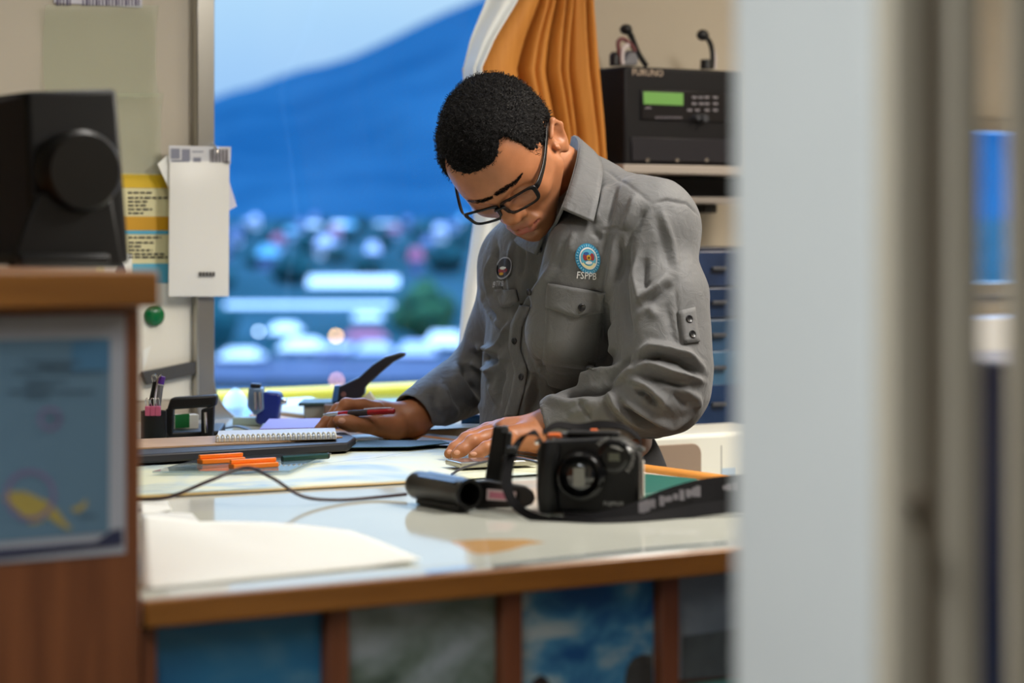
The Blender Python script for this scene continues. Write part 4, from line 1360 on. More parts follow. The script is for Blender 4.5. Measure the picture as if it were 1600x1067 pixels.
for sgn in (1, -1):
    lp_ = [c2w(gpt(x, z, .1152)) for (x, z) in rim_pts(sgn)]
    lb = MB(); lb.prism(lp_, (c2w(gpt(0, 0, .1152)) - c2w(gpt(0, 0, .1138))))
    obj('lens', lb, m_lens, gl)
    arm = MB()
    ap = catmull([hp(sgn * .0595, .1045, -.003 + sgn * .005), hp(sgn * .0690, .096, .0 + sgn * .004), hp(sgn * .0765, .06, .006), hp(sgn * .0815, .02, .014), hp(sgn * .0835, -.006, .018), hp(sgn * .082, -.026, .006), hp(sgn * .080, -.036, -.012)], 5)
    upv = c2w(hp(0, 0, 1)) - c2w(hp(0, 0, 0))
    k_ = len(ap)
    arm.ribbon([c2w(p) for p in ap], [upv.normalized() * float(np.interp(i / (k_ - 1), [0, .12, .4, 1], [.0105, .0092, .0062, .0050])) for i in range(k_)], .0026)
    obj('temple_arm', arm, m_frame, gl, bevel=.0006)

# ---------------------------------------------------------------- shirt
class CutEnd:
    """takes away everything past a plane, near a wrist"""
    def __init__(s, o, n, r, k=.003):
        s.o = np.asarray(o, float); s.n = nrm(n); s.r = r; s.k = k; s.sub = True
    def d(s, p):
        q = p - s.o
        return np.maximum(-(q @ s.n), np.sqrt((q * q).sum(1)) - s.r)

dL = nrm(W_L - E_L); dR = nrm(W_R - E_R)
LEDGE = [(868, 408, 3.50), (856, 432, 3.50), (834, 466, 3.51), (812, 500, 3.53), (806, 540, 3.55), (812, 580, 3.56)]
shirt = [
    Ell(tp(0, .005, .30), TR, (.172, .118, .19), .06),
    Ell(tp(0, .015, .15), TR, (.165, .128, .17), .07),
    Ell(tp(0, .0, .0), TR, (.165, .118, .13), .06),
    Cap(S_L, S_R, .062, .058, .06),
    Cap(NB + AU * -.02, S_L, .074, .060, .05), Cap(NB + AU * -.03, S_R, .068, .058, .05),
    Cap(cp(905, 395, 3.53), cp(880, 520, 3.55), .05, .055, .06),
    Cap(S_L, E_L, .0655, .062, .030), Cap(E_L, W_L, .058, .041, .022),
    Cap(cp(1040, 470, 3.49), cp(1044, 560, 3.47), .0615, .0625, .03),
    Cap(S_R, E_R, .060, .050, .030), Cap(E_R, W_R, .054, .042, .022),
    Ell(tp(.0, .055, .12), TR, (.13, .09, .07), .04),
    CutEnd(W_L, dL, .11), CutEnd(W_R, dR, .11),
    Cap(W_L - dL * .02, W_L + dL * .08, .0365, .0365, .003, True), Cap(W_R - dR * .02, W_R + dR * .08, .0365, .0365, .003, True),
    Cap(NB + AU * -.03, NECK0 + np.array([0, 0, .03]), .052, .068, .012, True),
    CutEnd((HIP[0], HIP[1], -.300), (0, 0, -1), .5, .01),
]
sp, sq = surface(shirt, (-.42, 3.15, -.60), (.42, 4.15, .34), 0.0032)
sp = relax(sp, sq, 2, 0.5)

bvh0 = make_bvh(sp, sq)
sn = normals(sp, sq)
disp = np.zeros(len(sp))
def fold(pts, amp, wid, taper=True):
    P = []
    for k in range(len(pts) - 1):
        for t in np.linspace(0, 1, 5)[:-1]:
            P.append([pts[k][i] + (pts[k + 1][i] - pts[k][i]) * t for i in range(2)])
    P.append(list(pts[-1][:2]))
    H_ = [hit(bvh0, *p)[0] for p in P]
    keep = [(i / (len(P) - 1), np.array(x)) for i, x in enumerate(H_) if x is not None]
    best = np.full(len(sp), 9.0); tt = np.zeros(len(sp))
    near = np.zeros(len(sp), bool)
    for (t0, a), (t1, b) in zip(keep[:-1], keep[1:]):
        if np.linalg.norm(b - a) > .06:
            continue
        ab = b - a; L = max(ab @ ab, 1e-10)
        t = np.clip(((sp - a) @ ab) / L, 0, 1)
        d = np.linalg.norm(sp - a - t[:, None] * ab, axis=1)
        m = d < best
        best[m] = d[m]; tt[m] = (t0 + (t1 - t0) * t)[m]
    w = np.exp(-(best / wid) ** 2)
    if taper:
        w *= np.clip(np.sin(np.pi * np.clip(tt, .03, .97)) * 1.6, 0, 1)
    disp[:] += amp * w

# (pixel path on the cloth, height in mm, half width in mm)
FOLDS = [
    # left sleeve, upper
    ([(1000, 380), (992, 430), (1000, 466), (1024, 450), (1046, 424)], 7, 9), ([(1008, 400), (1004, 440), (1012, 452)], -6, 8),
    ([(1004, 478), (1028, 462), (1052, 440)], -6, 8), ([(1030, 320), (1052, 380), (1060, 430)], 3, 7), ([(1022, 330), (1040, 390), (1046, 420)], -3, 8),
    ([(990, 500), (1012, 478), (1030, 500)], 4, 9), ([(1040, 470), (1050, 520), (1062, 545)], -3, 8),
    # elbow
    ([(992, 556), (1016, 540), (1046, 545), (1074, 553), (1106, 582)], 9, 8), ([(996, 566), (1030, 556), (1062, 564), (1096, 590)], -9, 7),
    ([(986, 585), (1012, 565), (1050, 580), (1084, 590), (1104, 598)], 9, 7), ([(1000, 590), (1040, 593), (1080, 606)], -8, 7),
    ([(978, 590), (1010, 600), (1036, 624), (1046, 640)], 8, 8), ([(990, 606), (1012, 616), (1026, 634)], -7, 7),
    ([(966, 618), (990, 634), (1020, 652), (1050, 664), (1082, 650)], 8, 8), ([(970, 632), (1000, 652), (1034, 668)], -8, 7),
    ([(948, 606), (962, 634), (990, 656), (1020, 674)], 7, 7), ([(944, 622), (956, 648), (980, 668)], -6, 7),
    ([(950, 608), (976, 588), (996, 568)], 6, 7), ([(942, 600), (966, 580), (990, 556)], -7, 8),
    ([(1060, 600), (1088, 622), (1092, 640)], 5, 8), ([(1050, 612), (1074, 636)], -5, 7),
    ([(905, 626), (914, 640), (922, 656)], -4, 4), ([(885, 650), (910, 640), (935, 626)], 3, 8),
    # armpit and chest
    ([(975, 380), (972, 430), (976, 490), (990, 540)], -8, 13), ([(985, 360), (980, 400), (976, 430)], -5, 7),
    ([(962, 370), (956, 420), (950, 470)], 5, 9), ([(950, 360), (944, 400)], -4, 7),
    ([(960, 500), (962, 540), (955, 575)], 7, 10), ([(950, 470), (948, 540)], -4, 8),
    ([(836, 572), (868, 592), (902, 600), (950, 586), (984, 566)], 11, 11), ([(850, 596), (886, 614), (930, 612), (970, 596)], -12, 10),
    ([(840, 560), (850, 580), (866, 590)], -6, 9), ([(846, 620), (890, 630), (940, 616)], 5, 12),
    ([(822, 560), (838, 578), (832, 602), (818, 640)], 6, 7), ([(840, 600), (834, 630), (820, 655)], -5, 7),
    # front edge with the right half falling back behind it
    ([(868, 406), (852, 436), (830, 470), (808, 508), (802, 540)], 6, 13), ([(838, 425), (820, 465), (800, 500)], -7, 14),
    ([(798, 500), (786, 530), (770, 560)], 7, 9), ([(762, 592), (776, 572), (796, 552)], 5, 11),
    ([(790, 575), (780, 610), (776, 640)], -5, 10), ([(765, 600), (780, 640)], 4, 9),
    ([(948, 285), (940, 320), (932, 352)], 4, 8), ([(996, 300), (985, 335), (972, 360)], 5, 8), ([(962, 288), (954, 325), (946, 355)], -4, 7),
    ([(1008, 325), (998, 350), (984, 376)], -4, 7), ([(968, 372), (965, 410), (960, 450)], -7, 7), ([(926, 362), (934, 368), (938, 378)], -3, 5),
    ([(884, 372), (876, 400), (868, 425)], -3.5, 7), ([(900, 360), (892, 380), (888, 395)], 3, 7),
    # far chest
    ([(768, 395), (764, 430), (770, 465), (785, 500)], 7, 8), ([(776, 380), (774, 430), (786, 470)], -8, 8),
    ([(800, 372), (796, 420), (800, 470)], 4, 10), ([(816, 385), (814, 430)], -4, 9),
    # right sleeve
    ([(742, 540), (766, 546), (790, 552)], 8, 8), ([(738, 552), (762, 560), (786, 566)], -8, 7),
    ([(732, 566), (752, 575), (776, 582)], 7, 7), ([(712, 562), (716, 590), (736, 620), (756, 640)], 7, 9),
    ([(724, 566), (730, 592), (750, 616)], -7, 8), ([(752, 450), (768, 490), (790, 520)], 6, 8), ([(764, 470), (778, 505)], -6, 8),
    ([(690, 600), (700, 630), (716, 650)], 5, 9), ([(676, 610), (684, 640), (694, 660)], -4, 8),
    # seams
    ([(1019, 319), (1044, 313), (1074, 319), (1096, 340)], -3, 3), ([(1019, 319), (996, 345), (980, 370), (972, 414)], -3, 3),
    ([(938, 359), (960, 357), (985, 362)], -2.5, 2.6), ([(940, 262), (975, 285), (1019, 319)], -2, 3),
    ([(1056, 450), (1060, 500), (1066, 538)], -2.5, 3),
]
for (pts, a, w) in FOLDS:
    fold(pts, a * .00150, w * .00072)
nz = np.array([mnoise.noise(Vector((x[0] * 16, x[1] * 16, x[2] * 11))) * .0030 + mnoise.noise(Vector((x[0] * 38 + 5, x[1] * 38, x[2] * 26))) * .0016 for x in sp])
sp2 = sp + sn * (disp + nz)[:, None]
sp2 = relax(sp2, sq, 1, 0.2)

m_shirt = bpy.data.materials.new('grey_twill'); m_shirt.use_nodes = True
n_ = m_shirt.node_tree.nodes; l_ = m_shirt.node_tree.links; b_ = n_['Principled BSDF']
b_.inputs['Base Color'].default_value = lin((100, 100, 100)); b_.inputs['Roughness'].default_value = .62
b_.inputs['Specular IOR Level'].default_value = .3; b_.inputs['Sheen Weight'].default_value = .15
tc_ = n_.new('ShaderNodeTexCoord'); n1 = n_.new('ShaderNodeTexNoise'); n1.inputs['Scale'].default_value = 45; n1.inputs['Detail'].default_value = 4; n1.inputs['Distortion'].default_value = 1.2
n2 = n_.new('ShaderNodeTexNoise'); n2.inputs['Scale'].default_value = 900
ad = n_.new('ShaderNodeMath'); ad.operation = 'MULTIPLY_ADD'; ad.inputs[1].default_value = .12
bu_ = n_.new('ShaderNodeBump'); bu_.inputs['Strength'].default_value = .45; bu_.inputs['Distance'].default_value = .005
l_.new(tc_.outputs['Object'], n1.inputs['Vector']); l_.new(tc_.outputs['Object'], n2.inputs['Vector'])
l_.new(n2.outputs['Fac'], ad.inputs[0]); l_.new(n1.outputs['Fac'], ad.inputs[2]); l_.new(ad.outputs[0], bu_.inputs['Height']); l_.new(bu_.outputs[0], b_.inputs['Normal'])
sh_o = skin_obj('shirt', sp2, sq, m_shirt, man)
md = sh_o.modifiers.new('sub', 'SUBSURF'); md.levels = 1; md.render_levels = 1
bvh = make_bvh(sp2, sq)

def cam_obj(name, P, faces, m, par, smooth=True, bevel=0):
    mb = MB(); mb.add([c2w(p) for p in P], faces)
    return obj(name, mb, m, par, smooth='all' if smooth else False, bevel=bevel)

def drape_grid(px, lift, th):
    """grid of pixels -> thin cloth patch lying on the shirt"""
    n, m_ = len(px), len(px[0]); top = []; bot = []
    last = None
    for r in px:
        for q in r:
            p, nn_ = hit(bvh, *q)
            if p is None or (last is not None and (p - last).length > .12):
                p, nn_ = (last, lastn)
            last, lastn = p, nn_
            top.append(p + nn_ * (lift + th)); bot.append(p + nn_ * (lift - th))
    k = n * m_
    f = [(i * m_ + j, i * m_ + j + 1, (i + 1) * m_ + j + 1, (i + 1) * m_ + j) for i in range(n - 1) for j in range(m_ - 1)]
    fs = f + [tuple(k + x for x in reversed(q)) for q in f]
    ring = [j for j in range(m_)] + [i * m_ + m_ - 1 for i in range(1, n)] + [(n - 1) * m_ + j for j in range(m_ - 2, -1, -1)] + [i * m_ for i in range(n - 2, 0, -1)]
    for a, b in zip(ring, ring[1:] + ring[:1]):
        fs.append((b, a, k + a, k + b))
    return top + bot, fs

def quad_px(TL, TR_, BR, BL, n, m_, sag=0.0):
    out = []
    for i in range(n):
        t = i / (n - 1); row = []
        for j in range(m_):
            s = j / (m_ - 1)
            x = (TL[0] * (1 - s) + TR_[0] * s) * (1 - t) + (BL[0] * (1 - s) + BR[0] * s) * t
            y = (TL[1] * (1 - s) + TR_[1] * s) * (1 - t) + (BL[1] * (1 - s) + BR[1] * s) * t + sag * t * (1 - abs(2 * s - 1))
            row.append((x, y))
        out.append(row)
    return out

def patch(name, quad, n, m_, lift, th, m, par, sag=0.0):
    P, fs = drape_grid(quad_px(*quad, n, m_, sag), lift, th)
    return cam_obj(name, P, fs, m, par)

def drape_disc(name, cx, cy, rx, ry, lift, m, par, r0=0.0, n=32, slant=0.0, a0=0, a1=360):
    P = []; fs = []
    rings = 4
    for i in range(rings + 1):
        f = r0 + (1 - r0) * i / rings
        for k in range(n + 1):
            w = math.radians(a0 + (a1 - a0) * k / n)
            y = ry * f * math.sin(w); x = rx * f * math.cos(w) - slant * y
            p, nn_ = hit(bvh, cx + x, cy + y)
            P.append(p + nn_ * lift)
    for i in range(rings):
        for k in range(n):
            fs.append((i * (n + 1) + k, i * (n + 1) + k + 1, (i + 1) * (n + 1) + k + 1, (i + 1) * (n + 1) + k))
    return cam_obj(name, P, fs, m, par)

def drape_text(name, txt, cx, cy, w, hgt, lift, m, par, slant=0.0, tilt=0.0):
    vs, fs = text_mesh(txt, 10)
    xs = [v[0] for v in vs]; ys = [v[1] for v in vs]
    sx = w / (max(xs) - min(xs)); sy = hgt / (max(ys) - min(ys)); x0 = (max(xs) + min(xs)) / 2; y0 = (max(ys) + min(ys)) / 2
    P = []
    for (x, y) in vs:
        X = (x - x0) * sx; Y = (y - y0) * sy
        p, nn_ = hit(bvh, cx + X + slant * Y, cy - Y + tilt * X)
        P.append(p + nn_ * lift)
    return cam_obj(name, P, fs, m, par, smooth=False)

def button(px, py, r, m, par, lift=.0012):
    p, nn_ = hit(bvh, px, py)
    c = c2w(p + nn_ * lift); e = c2w(p + nn_ * (lift + .01)) - c
    mb = MB().lathe([(r, -.001), (r, .0012), (r * .85, .0020), (r * .6, .0013), (0, .0012)], c, e, 18)
    return obj('button', mb, m, par, smooth=True)

m_btn = mat('black_button', (26, 26, 28), .3)
pocket = patch('pocket', ((855, 470), (941, 480), (929, 578), (848, 568)), 14, 12, .0012, .0012, m_shirt, sh_o)
patch('pocket_flap', ((857, 442), (947, 457), (941, 486), (855, 480)), 8, 13, .0036, .0014, m_shirt, sh_o, 12)
patch('pocket_flap', ((776, 454), (808, 452), (812, 470), (786, 480)), 6, 8, .0030, .0014, m_shirt, sh_o, 4)
patch('sleeve_tab', ((1060, 486), (1084, 480), (1092, 534), (1068, 538)), 8, 5, .0022, .0014, m_shirt, sh_o, 0)
prow = [((813, 474), (830, 479)), ((800, 508), (817, 511)), ((797, 545), (814, 545)), ((806, 580), (826, 580)), ((801, 612), (820, 613)), ((790, 650), (809, 652))]
pg2 = []
for t in np.linspace(0, len(prow) - 1, 40):
    k = min(int(t), len(prow) - 2); f_ = t - k
    l_p = [prow[k][0][i] * (1 - f_) + prow[k + 1][0][i] * f_ for i in (0, 1)]; r_p = [prow[k][1][i] * (1 - f_) + prow[k + 1][1][i] * f_ for i in (0, 1)]
    pg2.append([(l_p[0] + (r_p[0] - l_p[0]) * q / 4, l_p[1] + (r_p[1] - l_p[1]) * q / 4) for q in range(5)])
P_, f_s = drape_grid(pg2, .0024, .0011)
cam_obj('placket', P_, f_s, m_shirt, sh_o)
for (x, y, r) in ((830, 456, .0050), (806, 532, .0052), (817, 589, .0052), (907, 479, .0056), (1075, 499, .0056), (1080, 523, .0056), (846, 390, .0050)):
    button(x, y, r, m_btn, sh_o, .006 if x == 907 else .0034)

# embroidered badges
eb = drape_disc('badge', 919, 404, 19.5, 23.5, .0026, mat('badge_blue', (28, 132, 176), .6, vary=.25, vscale=420), sh_o, slant=-.10)
drape_disc('badge_ring', 919.5, 403.5, 14.0, 17.0, .0030, mat('badge_white', (222, 226, 224), .6), eb, r0=.86, slant=-.10)
drape_disc('badge_field', 919.5, 403.5, 11.4, 14.0, .0030, mat('badge_sky', (92, 176, 208), .6), eb, slant=-.10)
drape_disc('badge_ribbon', 919, 403.5, 12.6, 15.4, .0034, mat('badge_cream', (226, 218, 168), .6), eb, r0=.74, slant=-.10, a0=30, a1=150, n=20)
drape_disc('badge_shield', 914.6, 401, 3.6, 5.6, .0034, mat('badge_red', (150, 48, 60), .6), eb, slant=-.10)
drape_disc('badge_shield', 925.4, 401, 3.6, 5.6, .0034, MATS['badge_red'], eb, slant=-.10)
drape_disc('badge_shield', 916, 396, 4.2, 2.4, .0036, mat('badge_blue_thread', (40, 84, 150), .6), eb)
drape_disc('badge_shield', 920, 402, 3.6, 4.2, .0038, mat('badge_gold', (206, 160, 44), .6), eb, slant=-.10)
drape_disc('badge_shield', 920, 402, 1.5, 1.8, .0042, mat('badge_brown', (92, 62, 30), .6), eb)
drape_disc('badge_shield', 920, 409.5, 5.2, 2.6, .0038, MATS['badge_white'], eb)
bt_ = MB()
for k in range(30):
    w = math.radians(k * 12 + 4)
    if 70 < k * 12 < 110 and False:
        continue
    q4 = []
    for (dr, da) in ((-.07, -2.2), (-.07, 2.2), (.07, 2.2), (.07, -2.2)):
        r_ = .86 + dr; w2 = w + math.radians(da) * (1 if k % 3 else .6)
        y = 23.5 * r_ * math.sin(w2); x = 19.5 * r_ * math.cos(w2) + .10 * y
        p, nn_ = hit(bvh, 919 + x, 404 + y); q4.append(c2w(p + nn_ * .0030))
    bt_.add(q4, [(0, 1, 2, 3)])
obj('badge_lettering', bt_, mat('pale_blue_thread', (140, 196, 216), .6), eb)
m_thr = mat('white_thread', (226, 228, 226), .6)
drape_text('badge_word', 'FSPPB', 917, 430, 30, 11, .0030, m_thr, sh_o, slant=.12, tilt=.06)
fb = drape_disc('badge', 789, 419, 11, 16.5, .0026, mat('badge_dark', (52, 54, 66), .6), sh_o, slant=.16)
drape_disc('badge_ring', 789, 419, 11.6, 17.4, .0030, mat('badge_silver', (164, 168, 178), .6), fb, r0=.88, slant=.16)
drape_disc('badge_mark', 787.5, 423, 6.5, 4.0, .0030, MATS['badge_red'], fb, slant=.16)
drape_disc('badge_mark', 788, 419, 4.5, 2.4, .0032, MATS['badge_white'], fb, slant=.16)
drape_disc('badge_mark', 786, 428, 3.6, 2.2, .0032, MATS['badge_gold'], fb, slant=.16)
drape_text('badge_word', 'BTRPB', 781, 444, 17, 8, .0030, mat('grey_thread', (186, 190, 200), .6), sh_o, slant=.1, tilt=-.15)

# collar
def loft(name, A, B, n, m_, par, th=.0022, sag=0.0):
    PA = catmull([cp(*p) for p in A], 8); PB = catmull([cp(*p) for p in B], 8)
    L = len(PA); rows = []
    for i in range(L):
        rows.append([PA[i].lerp(PB[i], j / (n - 1)) for j in range(n)])
    P = [p for r in rows for p in r]
    f = [(i * n + j, i * n + j + 1, (i + 1) * n + j + 1, (i + 1) * n + j) for i in range(L - 1) for j in range(n - 1)]
    o = cam_obj(name, P, f, m_, par)
    sd_ = o.modifiers.new('cloth', 'SOLIDIFY'); sd_.thickness = th * 2; sd_.offset = 0
    return o
def off_shirt(pts, gap):
    out = []
    for (x, y, d) in pts:
        p, nn_ = hit(bvh, x, y)
        if p is not None and p.y < d + .25:
            d = p.y - gap
        out.append((x, y, d))
    for i in range(1, len(out) - 1):            # keep the run of depths even
        m_d = (out[i - 1][2] + out[i + 1][2]) / 2
        if abs(out[i][2] - m_d) > .03:
            out[i] = (out[i][0], out[i][1], min(m_d, out[i][2]))
    return out
F_ = [(895, 213, 3.78), (903, 216, 3.745), (906, 227, 3.71), (904, 243, 3.675), (899, 265, 3.635), (889, 298, 3.59), (879, 326, 3.55)]
O_ = off_shirt([(916, 228, 3.81), (928, 238, 3.78), (938, 252, 3.735), (941, 270, 3.69), (939, 290, 3.64), (935, 314, 3.59), (927, 347, 3.535)], .012)
F2 = off_shirt(F_, .016)
F2 = [(a[0], a[1], min(a[2], b[2] - .004)) for a, b in zip(F2, [(0, 0, o[2] + .02) for o in O_])]
col = loft('collar', F2, O_, 6, m_shirt, sh_o)
loft('collar_stand', F2, [(886, 262, 3.80), (893, 268, 3.755), (896, 280, 3.715), (893, 296, 3.68), (886, 315, 3.64), (872, 345, 3.60), (858, 370, 3.565)], 5, m_shirt, col)
loft('collar_leaf', [(850, 368, 3.56), (836, 362, 3.60), (826, 350, 3.66), (824, 335, 3.72)],
     [(838, 398, 3.575), (812, 384, 3.64), (800, 366, 3.71), (805, 345, 3.77)], 5, m_shirt, col)

# ---------------------------------------------------------------- trousers and shoes
m_trs = mat('black_trousers', (24, 25, 30), .75, bump=.2, bscale=300)
def floorpt(p, z):
    q = np.array(p, float); q[2] = z - CZ; return q
HL = tp(.085, -.015, -.03); HRt = tp(-.085, -.015, -.03)
FL = floorpt(HL + AF * -.02, .09); FR = floorpt(HRt + AF * -.02, .09)
KL = (HL + FL) / 2 + AF * .02; KR = (HRt + FR) / 2 + AF * .02
legs = [Ell(tp(0, -.015, -.015), TR, (.168, .122, .12), .05), Cap(HL, KL, .098, .075, .03), Cap(KL, FL, .075, .062, .03),
        Cap(HRt, KR, .098, .075, .03), Cap(KR, FR, .075, .062, .03), Ell(tp(0, -.005, .07), TR, (.150, .108, .12), .04), CutEnd((HIP[0], HIP[1], -.275), (0, 0, 1), .4, .01)]
lp_, lq_ = surface(legs, (-.35, 3.4, -1.3), (.5, 4.25, -.2), .009)
skin_obj('trousers', relax(lp_, lq_, 2), lq_, m_trs, man)
m_shoe = mat('black_shoe_leather', (20, 19, 19), .35)
for f_ in (FL, FR):
    a = c2w(f_); fw = c2w(f_ + AF * .1) - a; fw.z = 0; fw.normalize()
    R_ = Matrix((fw, Vector((-fw.y, fw.x, 0)), Vector((0, 0, 1)))).transposed()
    c = Vector((a.x, a.y, 0)) + fw * .05
    sm = MB().ball(c + Vector((0, 0, .045)), (.135, .048, .045), 12, R_)
    sm.ball(c - fw * .06 + Vector((0, 0, .065)), (.07, .045, .065), 10, R_)
    obj('shoe', sm, m_shoe, man, smooth='all')

# =================================================================== CURTAIN
CURV = 1.66
m_cur = mat('orange_curtain', (196, 128, 48), .72, rgb2=(186, 118, 40), vscale=14, stretch=(8, 8, .5), bump=.15, bscale=500)
m_lin = mat('white_curtain_lining', (226, 228, 224), .7)
ys = np.array([-110, -60, 0, 60, 110, 200, 345, 450, 560, 600, 615])
Lx = np.interp(ys, [-110, -60, 0, 60, 110, 200, 345, 450, 560, 720], [800, 783, 764, 740, 728, 735, 746, 729, 717, 712])
Ox = np.interp(ys, [-110, -60, 0, 25, 60, 110, 200, 345, 450, 560, 720], [840, 818, 792, 776, 754, 731, 752, 772, 760, 748, 740])
Rx_ = np.interp(ys, [-110, 0, 110, 250, 400, 720], [930, 936, 950, 963, 972, 985])
yy = np.linspace(-300, 612, 66)
def cur_pt(x, y, dv):
    p = onv(x, y, CURV); return Vector((p.x, CURV + dv, p.z))
rows = []
NS = 120
for y in yy:
    o_ = np.interp(y, ys, Ox); r_ = np.interp(y, ys, Rx_)
    row = []
    for j in range(NS):
        s = j / (NS - 1)
        lean = (y - 100) * .00016
        dv = -.030 * math.sin(math.pi * min(1, s / .36)) ** .8 if s < .36 else 0.0
        for (si, wi, ai) in ((.385, .030, .090), (.50, .020, .020), (.60, .016, .045), (.675, .014, .040), (.755, .018, .045), (.885, .016, .050)):
            dv += ai * math.exp(-((s - si - lean * (1.2 - si)) / wi) ** 2)
        dv -= .016 * math.sin(s * 30 + y * .003) * min(1, max(0, (s - .4) * 6)) * .5
        dv += .022 * math.exp(-s * 22)
        dv += .24 * max(0, (s - .955) / .045) ** 1.5        # unseen return fold, added to block window light from the radio side
        row.append(cur_pt(o_ + (r_ - o_) * s, y, dv))
    rows.append(row)
cur = thing('curtain', 'gathered orange curtain with white lining hanging beside the window behind the man', 'curtain', onv(850, 612, CURV))
c1 = obj('drape', MB().sheet(rows), m_cur, cur, smooth='all')
c1.modifiers.new('cloth', 'SOLIDIFY').thickness = .002
rz = onv(850, -292, CURV).z
obj('curtain_rail', MB().tube([(0.95, CURV + .01, rz + .012), (2.0, CURV + .01, rz + .012)], .009, 12), m_chrome, cur, smooth=True)
for ru in (0.98, 1.97):
    obj('rail_bracket', MB().box2((ru - .01, CURV + .01, rz + .004), (ru + .01, VHI - .001, rz + .02)), m_chrome, cur)
rows = []
for y in yy:
    l_x = np.interp(y, ys, Lx); o_ = np.interp(y, ys, Ox)
    row = []
    for j in range(14):
        s = j / 13
        row.append(cur_pt(l_x + (o_ + 3 - l_x) * s, y, -.03 * s - .004 + .006 * math.sin(s * 9 + y * .006) + .012 * (1 - s)))
    rows.append(row)
c2 = obj('lining', MB().sheet(rows), m_lin, cur, smooth='all')
c2.modifiers.new('cloth', 'SOLIDIFY').thickness = .002

# =================================================================== INSTRUMENTS ON THE BACK WALL, RIGHT
def pbox(x0, y0, x1, y1, v0, v1):
    """box whose front face (plane v0) spans the pixels, reaching back to v1"""
    a = onv(x0, y0, v0); b = onv(x1, y0, v0); c = onv(x0, y1, v0)
    return MB().box2((a.x, v0, c.z), (b.x, v1, a.z))
m_rack = mat('navy_grey_case', (15, 14, 18), .6, spec=.3)
rv = 1.74
rad = thing('radio_set', 'black marine radio with a green display on the wall shelf behind the man', 'radio', onv(1060, 257, rv))
rb0 = onv(975, 103, rv); rb1 = onv(975, 257, rv); rr = onv(1165, 103, rv)
obj('case', MB().box2((rb0.x, rv, rb1.z), (rr.x, VHI - .003, rb0.z)), m_rack, rad, bevel=.006)
def rpanel(name, x0, y0, x1, y1, m, par=rad, v=rv, th=.004, bevel=.001):
    a = onv(x0, y0, v - th); b = onv(x1, y1, v - th)
    return obj(name, MB().box2((a.x, v - th, b.z), (b.x, v - .0002, a.z)), m, par, bevel=bevel)
fp = rpanel('control_panel', 1003, 140, 1150, 191, mat('radio_front', (20, 18, 22), .3))
rpanel('display', 1006, 143, 1068, 165, mat('green_lcd', (104, 150, 78), .3, emit=.28), fp, rv - .004, .003)
bt = 0
for (x, y) in ((1085, 152), (1085, 162), (1078, 172), (1090, 172), (1105, 152), (1105, 162), (1105, 172), (1118, 152), (1118, 162), (1118, 172), (1095, 152), (1096, 162)):
    rpanel('button', x - 3.5, y - 2, x + 3.5, y + 2, mat('grey_key', (120, 116, 122), .5), fp, rv - .004, .002, 0)
for (x, y, r) in ((1086, 184, .006), (1097, 185, .008)):
    c = onv(x, y, rv - .004)
    obj('knob', MB().lathe([(r, 0), (r * .9, .012), (0, .012)], c, (0, -1, 0), 20), m_dkgrey, fp, smooth=True)
rl = MB(); p = onv(1012, 114, rv - .0006)
put_text(rl, 'FURUNO', .018, p, (1, 0, 0), (0, 0, 1))
obj('maker_name', rl, mat('beige_lettering', (190, 170, 150), .5), rad)
tl2 = MB()
for k in range(11):
    a = onv(1024 + k * 3.9, 182, rv - .0046); b = onv(1026.6 + k * 3.9, 185, rv - .0046)
    tl2.add([(a.x, a.y, a.z), (b.x, a.y, a.z), (b.x, a.y, b.z), (a.x, a.y, b.z)], [(0, 1, 2, 3)])
a_, b_2 = onv(1008, 167, rv - .0046), onv(1018, 170, rv - .0046)
tl2.add([(a_.x, a_.y, a_.z), (b_2.x, a_.y, a_.z), (b_2.x, a_.y, b_2.z), (a_.x, a_.y, b_2.z)], [(0, 1, 2, 3)])
obj('printed_line', tl2, mat('grey_lettering', (110, 104, 112), .5), fp)
gp = rpanel('lower_panel', 988, 214, 1150, 254, mat('radio_lower_front', (32, 31, 38), .4))
for x in (1012, 1058, 1104):
    obj('screw', MB().lathe([(.004, 0), (.003, .002), (0, .002)], onv(x, 250, rv - .004), (0, -1, 0), 12), m_chrome, gp, smooth=True)
# handset cradle and leads on top of the radio
def wire(name, pts, r, m, label, cat, par=None):
    o = obj(name, MB().tube(catmull(pts, 8), r, 10), m, par, smooth=True)
    if label: tag(o, label, cat)
    return o
tv = 1.80
hm_ = thing('handset', 'black handset with a curled red and white lead on top of the radio', 'handset', onv(990, 103, tv))
obj('grip', MB().tube(catmull([onv(979, 44, tv), onv(988, 60, tv), onv(998, 84, tv), onv(1010, 103, tv)], 8), [.006] * 8 + [.005] * 17, 12), m_black, hm_, smooth=True)
obj('earpiece', MB().ball(onv(978, 46, tv), (.012, .012, .010)), m_black, hm_, smooth='all')
obj('cradle', MB().prism([onv(974, 102, tv), onv(996, 102, tv), onv(1000, 82, tv), onv(986, 78, tv)], (0, .02, 0)), mat('grey_cradle', (118, 118, 124), .5), hm_, bevel=.003)
obj('lead', MB().tube(catmull([onv(972, 101, tv - .01), onv(968, 84, tv - .01), (onv(966, 66, tv - .01)), onv(974, 61, tv - .01), onv(986, 70, tv - .01), onv(992, 80, tv - .01)], 8), .0042, 10), mat('red_brown_lead', (110, 60, 62), .5), hm_, smooth=True)
obj('lead', MB().tube(catmull([onv(973, 101, tv - .015), onv(972, 90, tv - .015), onv(974, 76, tv - .015), onv(982, 70, tv - .015)], 8), .0042, 10), mat('white_lead', (206, 196, 196), .5), hm_, smooth=True)
obj('plug', MB().lathe([(.011, 0), (.011, .02), (.007, .026), (0, .027)], onv(961, 103, tv), (0, 0, 1), 16), m_black, hm_, smooth=True)
